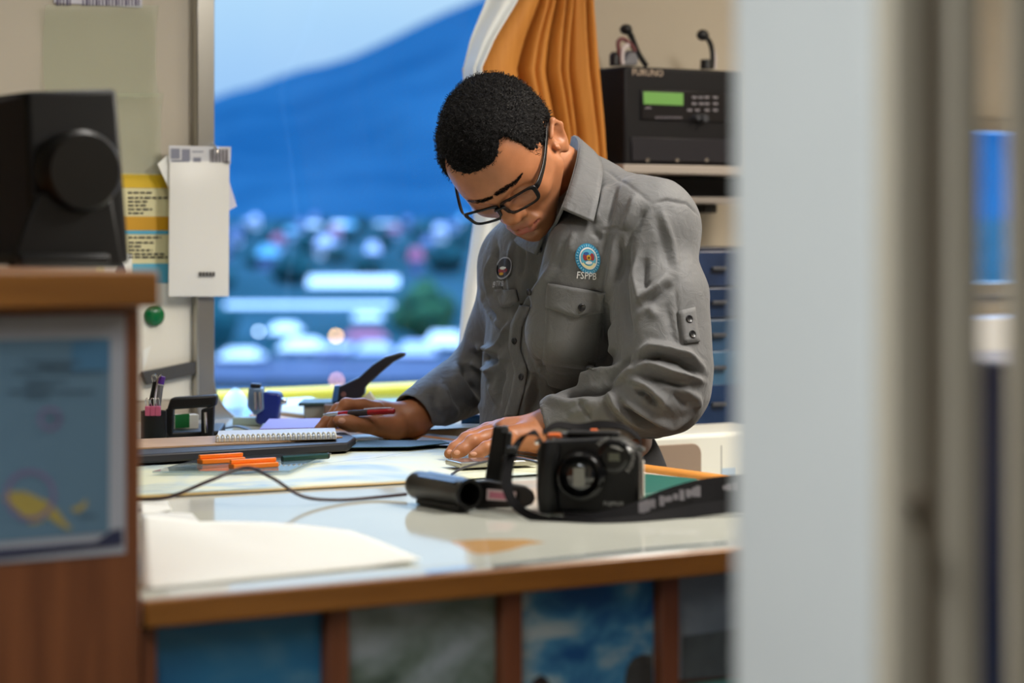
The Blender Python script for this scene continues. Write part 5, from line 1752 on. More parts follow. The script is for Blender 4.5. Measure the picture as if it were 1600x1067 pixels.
pg_ = thing('microphone', 'black gooseneck microphone at the right end of the radio top', 'microphone', onv(1105, 108, tv))
obj('neck', MB().tube(catmull([onv(1112, 107, tv), onv(1113, 85, tv), onv(1110, 68, tv), onv(1102, 56, tv)], 8), .0048, 10), m_black, pg_, smooth=True)
obj('head', MB().ball(onv(1098, 55, tv), (.013, .011, .011)), m_black, pg_, smooth='all')
obj('base', MB().lathe([(.013, 0), (.012, .018), (0, .02)], onv(1104, 108, tv), (0, 0, 1), 16), m_black, pg_, smooth=True)
obj('lead', MB().tube([onv(1117, 107, tv + .01), onv(1118, 90, tv + .01), onv(1114, 76, tv + .01)], .003, 8), mat('white_lead', (206, 196, 196), .5), pg_, smooth=True)
# shelf, second unit, bracket
sz0, sz1 = onv(1060, 272, 1.70).z, onv(1060, 259, 1.70).z
tag(obj('wall_shelf', MB().box2((rb0.x - .03, 1.70, sz0), (rr.x + .1, VHI - .003, rb1.z - .0005)), mat('grey_beige_shelf', (170, 160, 150), .45), bevel=.002),
    'narrow beige wall shelf carrying the black radio', 'shelf')
un = obj('recorder_unit', pbox(1046, 276, 1170, 306, 1.78, VHI - .003), m_rack, bevel=.003)
tag(un, 'slim dark recorder unit hung right below the radio shelf', 'unit')
tag(obj('lower_shelf', pbox(1046, 307, 1170, 317, 1.76, VHI - .003), MATS['grey_beige_shelf'], bevel=.002), 'lower beige shelf edge below the slim recorder', 'shelf')
tag(obj('bracket', pbox(1101, 319, 1121, 333, 1.80, VHI - .003), m_black, bevel=.003), 'small black bracket under the lower shelf', 'bracket')

# blue cabinet rack, low desk and printer at the back right
kv = 1.50
rk = thing('drawer_rack', 'navy blue drawer rack behind the man, right of his elbow', 'rack', onv(1150, 668, kv))
ra0 = onv(1062, 386, kv); ra1 = onv(1062, 667, kv); ra2 = onv(1250, 386, kv)
m_nav = mat('navy_steel', (30, 50, 86), .3, vary=.15, vscale=9)
obj('body', MB().box2((ra0.x, kv, ra1.z), (ra2.x, 1.69, ra0.z)), mat('dark_navy_frame', (22, 28, 46), .4), rk, bevel=.003)
for (y0, y1, c) in ((392, 446, (36, 50, 78)), (450, 494, (28, 46, 74)), (500, 546, (44, 70, 98)), (550, 598, (58, 90, 118)), (602, 660, (28, 50, 84))):
    a = onv(1066, y0, kv - .008); b = onv(1246, y1, kv - .008)
    dw = obj('drawer', MB().box2((a.x, kv - .008, b.z), (b.x, kv - .0002, a.z)), mat('navy_drawer_%d' % y0, c, .25, vary=.2, vscale=14), rk, bevel=.003)
    c_ = onv(1118, (y0 + y1) / 2, kv - .008)
    obj('handle', MB().box2((c_.x - .012, kv - .018, c_.z - .004), (c_.x + .02, kv - .0082, c_.z + .003)), m_dkgrey, dw, bevel=.002)
dz = .78
dsk = thing('desk', 'white low desk behind the man at the right', 'desk', (2.2, 1.45, 0))
obj('desktop', MB().box2((1.56, 1.10, dz - .03), (3.0, 1.70, dz)), m_deckw, dsk, bevel=.003)
obj('pedestal', MB().box2((1.64, 1.2, 0), (2.9, 1.68, dz - .0305)), m_wall, dsk)
# cupboard that the rack stands on
cbz = ra1.z
tag(obj('white_cupboard', MB().box2((ra0.x - .12, kv - .03, dz + .0005), (ra2.x + .02, 1.69, cbz - .0012)), mat('white_laminate', (226, 224, 214), .45), bevel=.004),
    'white cupboard carrying the navy drawer rack', 'cupboard')
prv = 1.28
pr = thing('printer', 'white office printer with a brown paper tray behind the table lip', 'printer', onv(1080, 750, prv))
pa = onv(1012, 682, prv); pb = onv(1012, 745, prv); pz = max(dz + .0005, pb.z); pr_r = onv(1240, 682, prv).x
m_pw = mat('printer_white', (228, 228, 216), .4)
obj('body', MB().box2((pa.x, prv, dz + .0005), (pr_r, prv + .17, pa.z)), m_pw, pr, bevel=.008)
q0, q1 = onv(1014, 697, prv - .006), onv(1096, 745, prv - .006)
tr2 = MB()
zlo = max(q1.z, dz + .01)
cc = []
for (cx, cz2, a0) in ((q1.x - .018, q0.z - .018, 0), (q0.x + .004, q0.z - .004, 90)):
    for k in range(6):
        w = math.radians(a0 + 18 * k); r_ = .018 if a0 == 0 else .004
        cc.append((cx + r_ * math.cos(w), prv - .006, cz2 + r_ * math.sin(w)))
cc += [(q0.x, prv - .006, zlo), (q1.x, prv - .006, zlo)]
obj('paper_tray', tr2.prism(cc, (0, .0055, 0)), mat('taupe_plastic', (150, 130, 112), .5), pr, bevel=.001)
l0, l1 = onv(1128, 732, prv - .001), onv(1150, 745, prv - .001)
obj('front_label', MB().box2((l0.x, prv - .0012, l1.z), (l1.x, prv - .0002, l0.z)), mat('pale_blue_label', (176, 196, 214), .4), pr)
s0 = onv(1127, 696, prv - .001)
obj('lid_seam', MB().box2((s0.x, prv - .0008, dz + .02), (s0.x + .0016, prv - .0002, s0.z)), mat('seam_grey', (150, 150, 146), .6), pr)

# =================================================================== THINGS ON THE CHART TABLE
def flat(name, pts, h, th, m, par=None, bevel=0, px=True):
    P = [T(x, y, h) for (x, y) in pts] if px else [Vector((u, v, TZ + h)) for (u, v) in pts]
    P = [Vector((p.x, p.y, TZ + h)) for p in P]
    return obj(name, MB().prism(P, (0, 0, th)), m, par, bevel=bevel)

# large printed chart, folded edge towards the camera
def uv(x, y, h=0): p = T(x, y, h); return (p.x, p.y)
ca, cb_ = uv(140, 783), uv(830, 745)
ch = thing('sea_chart', 'large folded sea chart spread over the table under the man\'s hands', 'chart', (0.55, 1.1, TZ))
m_chart = cloud_mat('chart_paper', [(.30, (150, 180, 196)), (.42, (192, 204, 196)), (.52, (222, 222, 186)), (.66, (214, 217, 198)), (.8, (190, 200, 210))], 5.5, (1, 1, 1), detail=3, rough=.5, distort=.8)
vr = 1.45
A_ = Vector((ca[0], ca[1], 0)); B_ = Vector((1.052, ca[1] + (cb_[1] - ca[1]) * (1.052 - ca[0]) / (cb_[0] - ca[0]), 0))
rows = []
for i in range(16):
    t = i / 15; r = []
    for j in range(22):
        s = j / 21
        base = A_.lerp(B_, s); p = Vector((base.x, base.y + (vr - base.y) * t, 0))
        lift = .0016 + .0030 * math.exp(-t * 12) * (0.6 + .4 * math.sin(s * 9))
        r.append((p.x, p.y, TZ + lift))
    rows.append(r)
o = obj('chart_sheet', MB().sheet(rows), m_chart, ch, smooth='all')
sm_ = o.modifiers.new('paper', 'SOLIDIFY'); sm_.thickness = .0012; sm_.offset = -1
fe = MB().ribbon([(A_.lerp(B_, s).x, A_.lerp(B_, s).y - .003, TZ + .0024) for s in np.linspace(0, .62, 14)], [Vector((.0, .012, .0005))] * 14, .0012)
obj('folded_edge', fe, mat('worn_chart_edge', (190, 160, 96), .6), ch)
lnm = MB()
rl_ = random.Random(11)
for k in range(16):
    u0, v0 = rl_.uniform(.05, .9), rl_.uniform(.72, 1.4)
    an = rl_.uniform(-.5, .5); L = rl_.uniform(.1, .3)
    u1 = min(1.04, max(.03, u0 + L * math.cos(an))); v1_ = min(1.42, max(.68, v0 + L * math.sin(an)))
    lnm.ribbon([(u0, v0, TZ + .0052), ((u0 + u1) / 2, (v0 + v1_) / 2 + .008, TZ + .0052), (u1, v1_, TZ + .0052)], [Vector((0, .0012, 0))] * 3, .0001)
obj('drawn_lines', lnm, mat('chart_line_ink', (120, 140, 160), .6), ch)

# blue tinted sheet and green folder corner beyond the hands
tag(flat('blue_sheet', [(640, 694), (668, 678), (760, 686), (752, 698)], .0062, .0006, mat('pale_blue_sheet', (176, 196, 226), .5)), 'pale blue sheet of paper on the chart between the two hands', 'paper')
tag(flat('green_folder', [(545, 700), (560, 689), (690, 689), (702, 693), (640, 699)], .0072, .0012, mat('dark_green_card', (28, 62, 58), .5)), 'dark green folder under the writing hand', 'folder')

# papers on the near half
rows = []
c00, c10, c11, c01 = T(222, 924), T(657, 880), T(545, 834), T(222, 812)
for i in range(14):
    t = i / 13; r = []
    for j in range(26):
        s = j / 25
        a = c00.lerp(c10, s); b = c01.lerp(c11, s); p = a.lerp(b, t)
        p = p + Vector((0, .012 * math.sin(s * 7) * t * (1 - t), 0))
        r.append((max(.004, p.x), max(.016, p.y), TZ + .0025 + .004 * abs(math.sin(s * 4 + t * 2)) * t + .005 * max(0, s - .8) * 5 * (1 - t) * .4))
    rows.append(r)
o = obj('document', MB().sheet(rows), m_paper, smooth='all', base=None)
o.modifiers.new('paper', 'SOLIDIFY').thickness = .0012
tag(o, 'large white document with a curling corner lying at the front edge of the table', 'paper')
o = flat('document', [(222, 800), (300, 803), (330, 836), (420, 842), (430, 856), (222, 866)], .0008, .0008, mat('second_paper', (228, 228, 222), .65))
tag(o, 'white sheet half under the large document beside the cabinet', 'paper')
o = flat('paper_corner', [(222, 786), (262, 784), (268, 797), (232, 803), (222, 803)], .0018, .0006, m_paper)
tag(o, 'small white paper corner next to the cabinet, before the big chart', 'paper')
gc = obj('glass_chart', MB().box2((.30, .05, TZ + .0001), (1.03, .60, TZ + .0003)), mat('chart_below_glass', (214, 216, 204), .07, vary=.03, vscale=6))
tag(gc, 'pale printed chart with an orange island under the table glass', 'chart')
def on_glass(name, pts, m, h=.00032, par=gc):
    return obj(name, MB().prism([Vector((p.x, p.y, TZ + h)) for p in [T(x, y) for (x, y) in pts]], (0, 0, .0001)), m, par)
on_glass('orange_land', [(702, 846), (760, 843), (820, 843), (852, 848), (822, 852), (796, 860), (762, 866), (742, 866), (724, 858)], mat('print_orange', (216, 170, 112), .07))
on_glass('grey_margin', [(770, 884), (1010, 857), (1136, 847), (1136, 850), (1010, 861), (770, 888)], mat('print_slate', (120, 134, 142), .08))
on_glass('blue_margin', [(664, 892), (740, 883), (742, 888), (666, 897)], mat('print_blue', (150, 178, 220), .08))

# black binder, brown board, spiral notebook, purple folder
def slab(name, pts, h0, th, m, bev, label=None, cat=None, par=None):
    o = flat(name, pts, h0, th, m, par, bev)
    if label: tag(o, label, cat)
    return o
BH = .0052
bi = slab('ring_binder', [(150, 729), (545, 705), (556, 696), (540, 688), (150, 706)], BH, .013, mat('black_binder', (32, 32, 38), .5), .003, 'flat black binder lying on the chart under the notebook', 'binder')
BT = BH + .0133
bo = flat('brown_board', [(170, 704), (470, 690), (535, 684), (500, 676), (170, 690)], BT, .0022, mat('brown_hardboard', (196, 160, 124), .55, vary=.06, vscale=20))
tag(bo, 'brown hardboard sheet lying on the black binder', 'board')
NT = BT + .0027
nb = thing('notebook', 'white spiral notebook on the brown board under the writing hand', 'notebook', T(430, 685, NT))
n0, n1 = T(337, 691, NT), T(526, 686, NT); bkd = c2w((-.012, .135, 0)) - c2w((0, 0, 0))
obj('pages', MB().prism([n0, n1, n1 + bkd, n0 + bkd], (0, 0, .0062)), mat('notebook_page', (226, 232, 240), .6), nb, bevel=.0006)
m_wire = mat('white_wire', (232, 230, 216), .3)
for k in range(24):
    t = (k + .5) / 24
    c = n0.lerp(n1, t) + Vector((0, .001, .0045))
    ringp = [c + Vector((0, -.0055 * math.cos(w), .0055 * math.sin(w))) for w in np.linspace(-.6, math.pi + .9, 11)]
    obj('binding_ring', MB().tube(ringp, .0015, 6), m_wire, nb, smooth=True)
obj('cover', MB().prism([n0 + Vector((0, 0, -.0005)), n1 + Vector((0, 0, -.0005)), n1 + bkd + Vector((0, 0, -.0005)), n0 + bkd + Vector((0, 0, -.0005))], (0, 0, .0005)), mat('notebook_cover', (150, 130, 96), .6), nb)
pf = flat('purple_folder', [(405, 673), (545, 669.5), (549, 656), (420, 657)], .0192, .003, mat('purple_card', (150, 124, 206), .5), None, .001)
pf.location.z += 0
tag(pf, 'purple folder lying behind the white notebook', 'folder')
fd = slab('card_stack', [(400, 690), (520, 685), (525, 673), (410, 674)], BH, .0133, mat('grey_card_stack', (112, 116, 128), .6), .002, 'grey stack of card under the purple folder', 'card stack')

# red pen in the writing hand
pa_, pb_ = cp(507, 648, 3.765), cp(617, 642, 3.735)
ax_ = nrm(pb_ - pa_); Lp = np.linalg.norm(pb_ - pa_)
def penpt(t): return c2w(pa_ + ax_ * Lp * t)
pen = thing('pen', 'red ballpoint pen with a dark grip held in the writing hand', 'pen', penpt(.5))
obj('barrel', MB().tube([penpt(.62), penpt(.9), penpt(.985), penpt(1.0)], [.0044, .0046, .0044, .003], 14), mat('red_plastic', (176, 24, 34), .25), pen, smooth=True)
obj('grip', MB().tube([penpt(.34), penpt(.40), penpt(.62)], [.0045, .0050, .0048], 14), mat('dark_grip', (52, 42, 44), .6), pen, smooth=True)
obj('collar', MB().tube([penpt(.20), penpt(.34)], [.0040, .0045], 14), MATS['red_plastic'], pen, smooth=True)
obj('tip', MB().tube([penpt(-.02), penpt(.08), penpt(.20)], [.0012, .0032, .0038], 12), mat('silver_plastic', (214, 218, 222), .25, metal=.6), pen, smooth=True)
up_ = Vector((0, 0, .0056))
obj('clip', MB().ribbon([penpt(.56) + up_, penpt(.75) + up_ * 1.1, penpt(.95) + up_ * .9], [Vector((CS * 0 + SN, CS, 0)) * -.004] * 3, .0014), mat('white_clip', (226, 222, 226), .3), pen)

# set square with two orange handles, green pencil
trm = glass_mat('clear_acrylic', (225, 232, 236), refl=1.0, body=.10, body_rgb=(150, 165, 180))
tri = obj('set_square', MB().prism([Vector((p.x, p.y, TZ + .0056)) for p in [T(238, 739, .0056), T(452, 738, .0056), T(518, 710, .0056), T(330, 714, .0056)]], (0, 0, .0024)), trm)
tag(tri, 'clear plastic set square lying on the chart beneath the orange clips', 'set square')
m_or = mat('orange_plastic', (240, 122, 14), .35)
def orange(x0, x1, yb, label):
    h0 = .0082
    a, b = T(x0, yb, h0), T(x1, yb - (x1 - x0) * .06, h0)
    d = (b - a).normalized(); n = Vector((-d.y, d.x, 0)) * .016
    mb = MB().prism([a, b, b + n, a + n], (0, 0, .007))
    k = n.normalized() * .007
    mb2 = MB().prism([a + k, b + k, b + k + n * .3, a + k + n * .3], (0, 0, .0125))
    t = thing('orange_clip', label, 'clip', (a + b) / 2 + n / 2, 'orange clips on the set square')
    obj('base_bar', mb, m_or, t, bevel=.0012)
    obj('grip_ridge', MB().prism([a + k + Vector((0, 0, .0071)), b + k + Vector((0, 0, .0071)), b + k + n * .35 + Vector((0, 0, .0071)), a + k + n * .35 + Vector((0, 0, .0071))], (0, 0, .0055)), m_or, t, bevel=.001)
    return t
orange(316, 384, 726, 'orange plastic clip on the set square, the farther and left one')
orange(365, 436, 734, 'orange plastic clip on the set square, the nearer one beside the green pencil')
p0_, p1_ = T(441, 722, .0055) + Vector((0, 0, .0045)), T(513, 717, .0055) + Vector((0, 0, .0045))
pn = thing('pencil', 'dark green pencil lying on the set square beside the orange clip', 'pencil', (p0_ + p1_) / 2)
dd_ = p1_ - p0_
obj('shaft', MB().tube([p0_, p0_ + dd_ * .97], .0042, 6), mat('green_pencil_paint', (16, 58, 48), .35), pn)
obj('end_cap', MB().tube([p0_ + dd_ * .972, p1_], .0043, 12), mat('pencil_end', (40, 44, 40), .4), pn)

# black cable from the tube device arching over the chart
def tcp(px, py, h): return T(px, py, h)
cab_pts = [tcp(205, 780, .006), tcp(262, 777, .010), tcp(330, 750, .030), tcp(384, 731, .042), tcp(424, 746, .034), tcp(472, 775, .012), tcp(525, 781, .004), tcp(585, 777, .003), tcp(636, 772, .006)]
cb2 = obj('cable', MB().tube(catmull(cab_pts, 10), .0021, 10), mat('brown_black_cable', (48, 26, 28), .45), smooth=True)
tag(cb2, 'thin dark cable arching over the chart to the black tube device', 'cable')

# silver phone under the left hand with its lead
f0, f1, f2 = T(697, 727, .0055), T(719, 732, .0055), T(841, 727, .0055)
px_ = (f2 - f1); fy = Vector((-px_.y, px_.x, 0)).normalized() * .060
po = thing('smartphone', 'silver phone lying on the chart under the left hand', 'phone', (f1 + f2) / 2)
obj('body', MB().prism([f1, f2, f2 + fy, f1 + fy + Vector((.002, 0, 0))], (0, 0, .0078)), mat('phone_silver', (176, 172, 160), .25, metal=.6), po, bevel=.0022, seg=3)
ins = .004
e1 = px_.normalized() * ins; e2 = fy.normalized() * ins; zz = Vector((0, 0, .0079))
obj('screen', MB().prism([f1 + e1 + e2 + zz, f2 - e1 + e2 + zz, f2 - e1 + fy - e2 + zz, f1 + e1 + fy - e2 + zz], (0, 0, .0004)), mat('phone_glass', (70, 76, 84), .08), po)
ld = [T(706, 741, .004), T(724, 731, .010), T(760, 721, .016), T(800, 716, .018), T(838, 722, .016), T(862, 735, .010), T(900, 745, .004)]
tag(obj('charging_lead', MB().tube(catmull(ld, 8), .0018, 8), mat('grey_lead', (60, 60, 66), .4), smooth=True), 'thin grey lead looping in front of the phone', 'cable')

# black tube device with foot, tongue and upright post
dv = thing('clamp_bracket', 'black tube bracket with an upright post and a pink sticker, left of the camera', 'bracket', T(720, 792))
tl_, tr_2 = W(650, 757, 2.92), W(734, 772, 2.815)
ax2 = (tr_2 - tl_).normalized()
Rt = .0172
side = ax2.cross(Vector((0, 0, 1))).normalized()
prof = [(0, -.004), (Rt * .8, -.003), (Rt * .98, .004), (Rt, .010), (Rt, (tr_2 - tl_).length - .008), (Rt * 1.04, (tr_2 - tl_).length - .007), (Rt * 1.04, (tr_2 - tl_).length), (Rt * .80, (tr_2 - tl_).length), (Rt * .80, (tr_2 - tl_).length - .045), (0, (tr_2 - tl_).length - .045)]
obj('tube', MB().lathe(prof, tl_, ax2, 36), m_blackm, dv, smooth=True)
L2 = (tr_2 - tl_).length
up2 = side.cross(ax2).normalized(); up2 = up2 if up2.z > 0 else -up2
tw = (up2 * .80 - side * -.35 * 0 + (c2w((0, 0, 0)) - c2w((0, 1, 0))) * .45).normalized()
sdv = ax2.cross(tw).normalized()
cpt_ = tl_ + ax2 * L2 * .48 + tw * (Rt * .93)
obj('flat_facet', MB().box(cpt_, (L2 * .70, .019, .0042), Matrix((ax2, sdv, tw)).transposed()), mat('black_facet', (20, 20, 24), .3), dv, bevel=.0012)
gz = TZ + .0005
f_l = tr_2 + ax2 * -.012
obj('tongue', MB().prism([W(722, 0, 2.815) * 0 + Vector((W(x, y, 2.86 - (x - 722) * .0003).x, W(x, y, 2.86 - (x - 722) * .0003).y, max(gz, W(x, y, 2.86 - (x - 722) * .0003).z)))
    for (x, y) in ((742, 796), (820, 793), (832, 788), (837, 779), (833, 769), (822, 761), (800, 757), (762, 751), (742, 752))], c2w((0, .016, 0)) - c2w((0, 0, 0))), m_blackm, dv, bevel=.002)
obj('saddle', MB().box(Vector(((tl_ + tr_2) / 2)) - Vector((0, 0, Rt * .98)), (L2 * .8, .016, .010), Matrix((ax2, side, ax2.cross(side))).transposed()), m_black, dv, bevel=.002)
for q in (.12, .9):
    c = tl_ + ax2 * L2 * q; hgt = c.z - Rt - gz
    obj('foot', MB().lathe([(.004, 0), (.004, max(.003, hgt + .006))], (c.x, c.y, gz), (0, 0, 1), 12), m_black, dv, smooth=True)
stk = [W(x, y, 2.855 - (x - 722) * .0003) for (x, y) in ((761, 764), (807, 768), (806, 784), (760, 781))]
s1 = obj('sticker', MB().prism(stk, (c2w((0, .001, 0)) - c2w((0, 0, 0)))), mat('pale_pink_label', (214, 190, 192), .5), dv)
stk2 = [W(x, y, 2.8545 - (x - 722) * .0003) for (x, y) in ((765, 768), (803, 771), (802, 781), (764, 778))]
obj('sticker_print', MB().prism(stk2, (c2w((0, .0008, 0)) - c2w((0, 0, 0)))), mat('pink_print', (202, 120, 140), .5), s1)
pd = 2.93
def PP(x, y, d=pd): return W(x, y, d)
thick = c2w((0, .018, 0)) - c2w((0, 0, 0))
po_ = obj('post', MB().prism([PP(757, 752), PP(784, 756), PP(796, 668), PP(771, 665)], thick), m_blackm, dv, bevel=.003)
obj('post_block', MB().prism([PP(779, 757, pd - .006), PP(793, 758, pd - .006), PP(801, 676, pd - .006), PP(789, 674, pd - .006)], thick * 1.2), m_black, dv, bevel=.0025)
obj('post_catch', MB().prism([PP(783, 676, pd - .006), PP(793, 677, pd - .006), PP(794, 666, pd - .006), PP(785, 665, pd - .006)], thick * .8), m_dkgrey, dv, bevel=.0015)
obj('post_screw', MB().lathe([(.0075, 0), (.0075, .006), (.004, .007), (0, .0045)], PP(793, 719, pd - .008), c2w((0, 0, 0)) - c2w((0, 1, 0)), 20), m_black, dv, smooth=True)

# instant camera
cy_ = 2.815; cang = math.radians(9)
cc_ = T(918, 803)
fwd = (c2w((0, 0, 0)) - c2w((0, 1, 0)))                      # towards the viewer
fwd = Matrix.Rotation(-cang, 3, 'Z') @ fwd; fwd.normalize()
rgt = Vector((-fwd.y, fwd.x, 0))                             # camera's width direction (viewer's right)
def CP(x, z, d=0.0):
    return cc_ + rgt * x + Vector((0, 0, z)) + fwd * d
cm_ = thing('instant_camera', 'black instant camera with a large lens standing at the right of the table', 'camera', cc_)
m_cb = mat('camera_black', (7, 7, 8), .42, spec=.35, bump=.1, bscale=1200)
w_, h_ = .060, .0885
prof = [(-w_ + .010, 0.0012), (w_ - .008, 0.0012), (w_, .008), (w_, .066), (w_ - .006, .078), (w_ - .020, .0870), (.016, .0885), (-.028, .0855), (-w_ + .014, .0845), (-w_ + .004, .080), (-w_, .070), (-w_, .012)]
obj('body', MB().prism([CP(x, z, -.045) for (x, z) in prof], fwd * .045), m_cb, cm_, bevel=.005, seg=4)
obj('grip', MB().tube(catmull([CP(-.045, .004, 0), CP(-.046, .03, .006), CP(-.045, .06, .006), CP(-.043, .079, .0)], 5), [.0125] * 21, 14), m_cb, cm_, smooth=True)
lc = CP(-.007, .0445, 0)
obj('lens_barrel', MB().lathe([(.0290, -.002), (.0285, .010), (.0260, .012), (.0255, .020), (.0235, .021), (.0225, .016), (.0215, .010), (0, .010)], lc, fwd, 44), m_blackg, cm_, smooth=True)
lg_ = obj('lens_glass', MB().lathe([(.0214, .0102), (.018, .0135), (.010, .0160), (0, .0166)], lc, fwd, 36), mat('dark_lens_glass', (14, 15, 18), .03, coat=1.0), cm_, smooth=True)
obj('film_gate', MB().box(lc + fwd * .0185 + rgt * -.0005, (.0135, .001, .0215), Matrix((rgt, fwd, Vector((0, 0, 1)))).transposed()), mat('grey_gate', (130, 130, 124), .3), lg_, bevel=.003)
dc = CP(.0305, .0665, 0)
obj('dial_ring', MB().lathe([(.0190, -.001), (.0185, .003), (.0135, .004), (.0130, .0015), (0, .0015)], dc, fwd, 36), m_blackg, cm_, smooth=True)
obj('viewfinder_window', MB().box(dc + fwd * .0022 + rgt * .0005, (.0135, .0016, .0095), Matrix((rgt, fwd, Vector((0, 0, 1)))).transposed()), mat('grey_window', (98, 100, 88), .1), cm_, bevel=.001)
rt = MB()
word = 'ZOOM LENS AUTOFOCUS'
for k, chx in enumerate(word):
    if chx == ' ':
        continue
    w = math.radians(140 - k * (185 / (len(word) - 1)))
    e_r = rgt * math.cos(w) + Vector((0, 0, 1)) * math.sin(w); e_t = rgt * math.sin(w) - Vector((0, 0, 1)) * math.cos(w)
    put_text(rt, chx, .0060, dc + fwd * .0008 + e_r * .0222, e_t, e_r)
obj('ring_lettering', rt, mat('pale_lettering', (178, 178, 178), .5), cm_)
nm = MB(); put_text(nm, 'FUJIFILM', .0062, CP(.030, .0125, .0003), rgt, (0, 0, 1))
obj('front_lettering', nm, MATS['pale_lettering'], cm_)
obj('flash_cover', MB().prism([CP(.028, .0835, .002), CP(.052, .0755, .002), CP(.050, .0705, .003), CP(.026, .0785, .003)], fwd * -.006), mat('flash_silver', (196, 196, 196), .25, metal=.5), cm_, bevel=.0012)
obj('side_plate', MB().box(CP(w_ + .0008, .038, -.036), (.002, .010, .042), Matrix((rgt, fwd, Vector((0, 0, 1)))).transposed()), mat('cream_strip', (214, 204, 192), .4), cm_, bevel=.0006)
obj('shutter_button', MB().lathe([(.0075, 0), (.0072, .003), (0, .0035)], CP(-.042, .0840, -.014), (0, 0, 1), 20), m_chrome, cm_, smooth=True)
obj('lug', MB().tube([CP(-w_ - .004, .080, -.02), CP(-w_ + .004, .082, -.02)], .003, 8), m_chrome, cm_, smooth=True)
obj('lug', MB().tube([CP(w_ - .006, .076, -.02), CP(w_ + .004, .073, -.02)], .003, 8), m_chrome, cm_, smooth=True)
obj('eyepiece', MB().box(CP(.004, .0905, -.026), (.062, .022, .007), Matrix((rgt, fwd, Vector((0, 0, 1)))).transposed()), m_cb, cm_, bevel=.0025)

# strap
m_strap = mat('black_webbing', (17, 16, 18), .8, spec=.1, bump=.3, bscale=900)
m_sprint = mat('strap_grey_print', (120, 116, 120), .6)
sta = thing('camera_strap', 'black camera strap looping round the camera and trailing off to the right', 'strap', T(900, 818))
def band(name, pts, wids, m, th=.0016, n=8):
    P = catmull(pts, n); Wd = catmull([Vector(w) for w in wids], n)
    rb = MB().ribbon(P, Wd, th)
    rb.v = [(v[0], v[1], max(v[2], TZ + .0008 + .0004 * (i % 4 > 1))) for i, v in enumerate(rb.v)]
    return obj(name, rb, m, sta, smooth=True)
Z_ = Vector((0, 0, 1)); Xv = c2w((1, 0, 0)) - c2w((0, 0, 0)); Yv = c2w((0, 1, 0)) - c2w((0, 0, 0))
band('left_loop', [CP(-.058, .083, -.02), W(836, 676, 2.84), W(818, 682, 2.84), W(803, 703, 2.82), W(793, 738, 2.80), W(794, 768, 2.78), W(808, 792, 2.755), W(835, 808, 2.735), W(880, 817, 2.725), W(930, 819, 2.715)],
     [Yv * .012, Yv * .013 + Z_ * .004, Yv * .012 + Xv * .006, Xv * .011 + Yv * .008, Xv * .012 + Yv * .006, Xv * .012, Xv * .009 - Z_ * -.006, Z_ * .010 + Xv * .003, Z_ * .010, Z_ * .010], m_strap)
main = band('wide_band', [W(880, 808, 2.74), W(925, 812, 2.735), W(980, 804, 2.75), W(1030, 786, 2.79), W(1085, 772, 2.84), W(1150, 763, 2.87), W(1220, 762, 2.88)],
     [Z_ * .012 + Yv * .004, Z_ * .015 + Yv * .006, Z_ * .020 + Yv * .010, Z_ * .026 + Yv * .014, Z_ * .030 + Yv * .016, Z_ * .030 + Yv * .016, Z_ * .03 + Yv * .016], m_strap)
band('lower_band', [W(860, 811, 2.735), W(930, 818, 2.715), W(1000, 812, 2.73), W(1070, 800, 2.765), W(1150, 790, 2.79), W(1220, 788, 2.80)],
     [Z_ * .008 + Yv * .006, Z_ * .008 + Yv * .008, Z_ * .009 + Yv * .010, Z_ * .012 + Yv * .012, Z_ * .014 + Yv * .014, Z_ * .014 + Yv * .014], m_strap)
pm = MB()
PM = catmull([W(1000, 793, 2.765), W(1030, 783, 2.785), W(1085, 768, 2.832), W(1150, 759, 2.862)], 12)
rs_ = random.Random(5)
for i in range(1, len(PM) - 1):
    if rs_.random() < .45:
        continue
    c = PM[i] - Yv * .0045
    hgt = rs_.uniform(.006, .016)
    pm.add([c + Xv * -.0028 + (Z_ * .8 + Yv * .4) * -hgt / 2, c + Xv * .0028 + (Z_ * .8 + Yv * .4) * -hgt / 2, c + Xv * .0028 + (Z_ * .8 + Yv * .4) * hgt / 2, c + Xv * -.0028 + (Z_ * .8 + Yv * .4) * hgt / 2], [(0, 1, 2, 3)])
obj('printed_lettering', pm, m_sprint, main)
band('top_loop', [CP(.058, .074, -.02), W(1000, 686, 2.86), W(975, 668, 2.88), W(940, 663, 2.89), W(905, 668, 2.89), W(870, 664, 2.88), W(848, 676, 2.86)],
     [Yv * .014, Yv * .016 + Z_ * .004, Yv * .012 + Z_ * .006, Yv * .010 + Z_ * .008, Yv * .010 + Z_ * .008, Yv * .012 + Z_ * .006, Yv * .012 + Z_ * .004], m_strap)
obj('keeper', MB().box(W(866, 682, 2.85), (.016, .014, .008), Matrix.Rotation(-YAW, 3, 'Z')), mat('orange_tag', (226, 104, 22), .4), sta, bevel=.002)
obj('keeper', MB().box(W(928, 675, 2.86), (.010, .012, .007), Matrix.Rotation(-YAW, 3, 'Z')), MATS['orange_tag'], sta, bevel=.002)
obj('buckle', MB().box(W(905, 679, 2.856), (.042, .010, .006), Matrix.Rotation(-YAW, 3, 'Z')), mat('grey_buckle', (92, 96, 100), .35), sta, bevel=.002)
obj('buckle', MB().box(W(800, 703, 2.815), (.012, .012, .008), Matrix.Rotation(-YAW, 3, 'Z')), m_black, sta, bevel=.002)

# green book right of the camera
tag(flat('green_book', [(985, 788), (1056, 777), (1090, 760), (1010, 752), (960, 758)], .0005, .010, mat('green_cloth_cover', (20, 92, 80), .45), None, .0015), 'green covered book lying beside the camera under the strap', 'book')

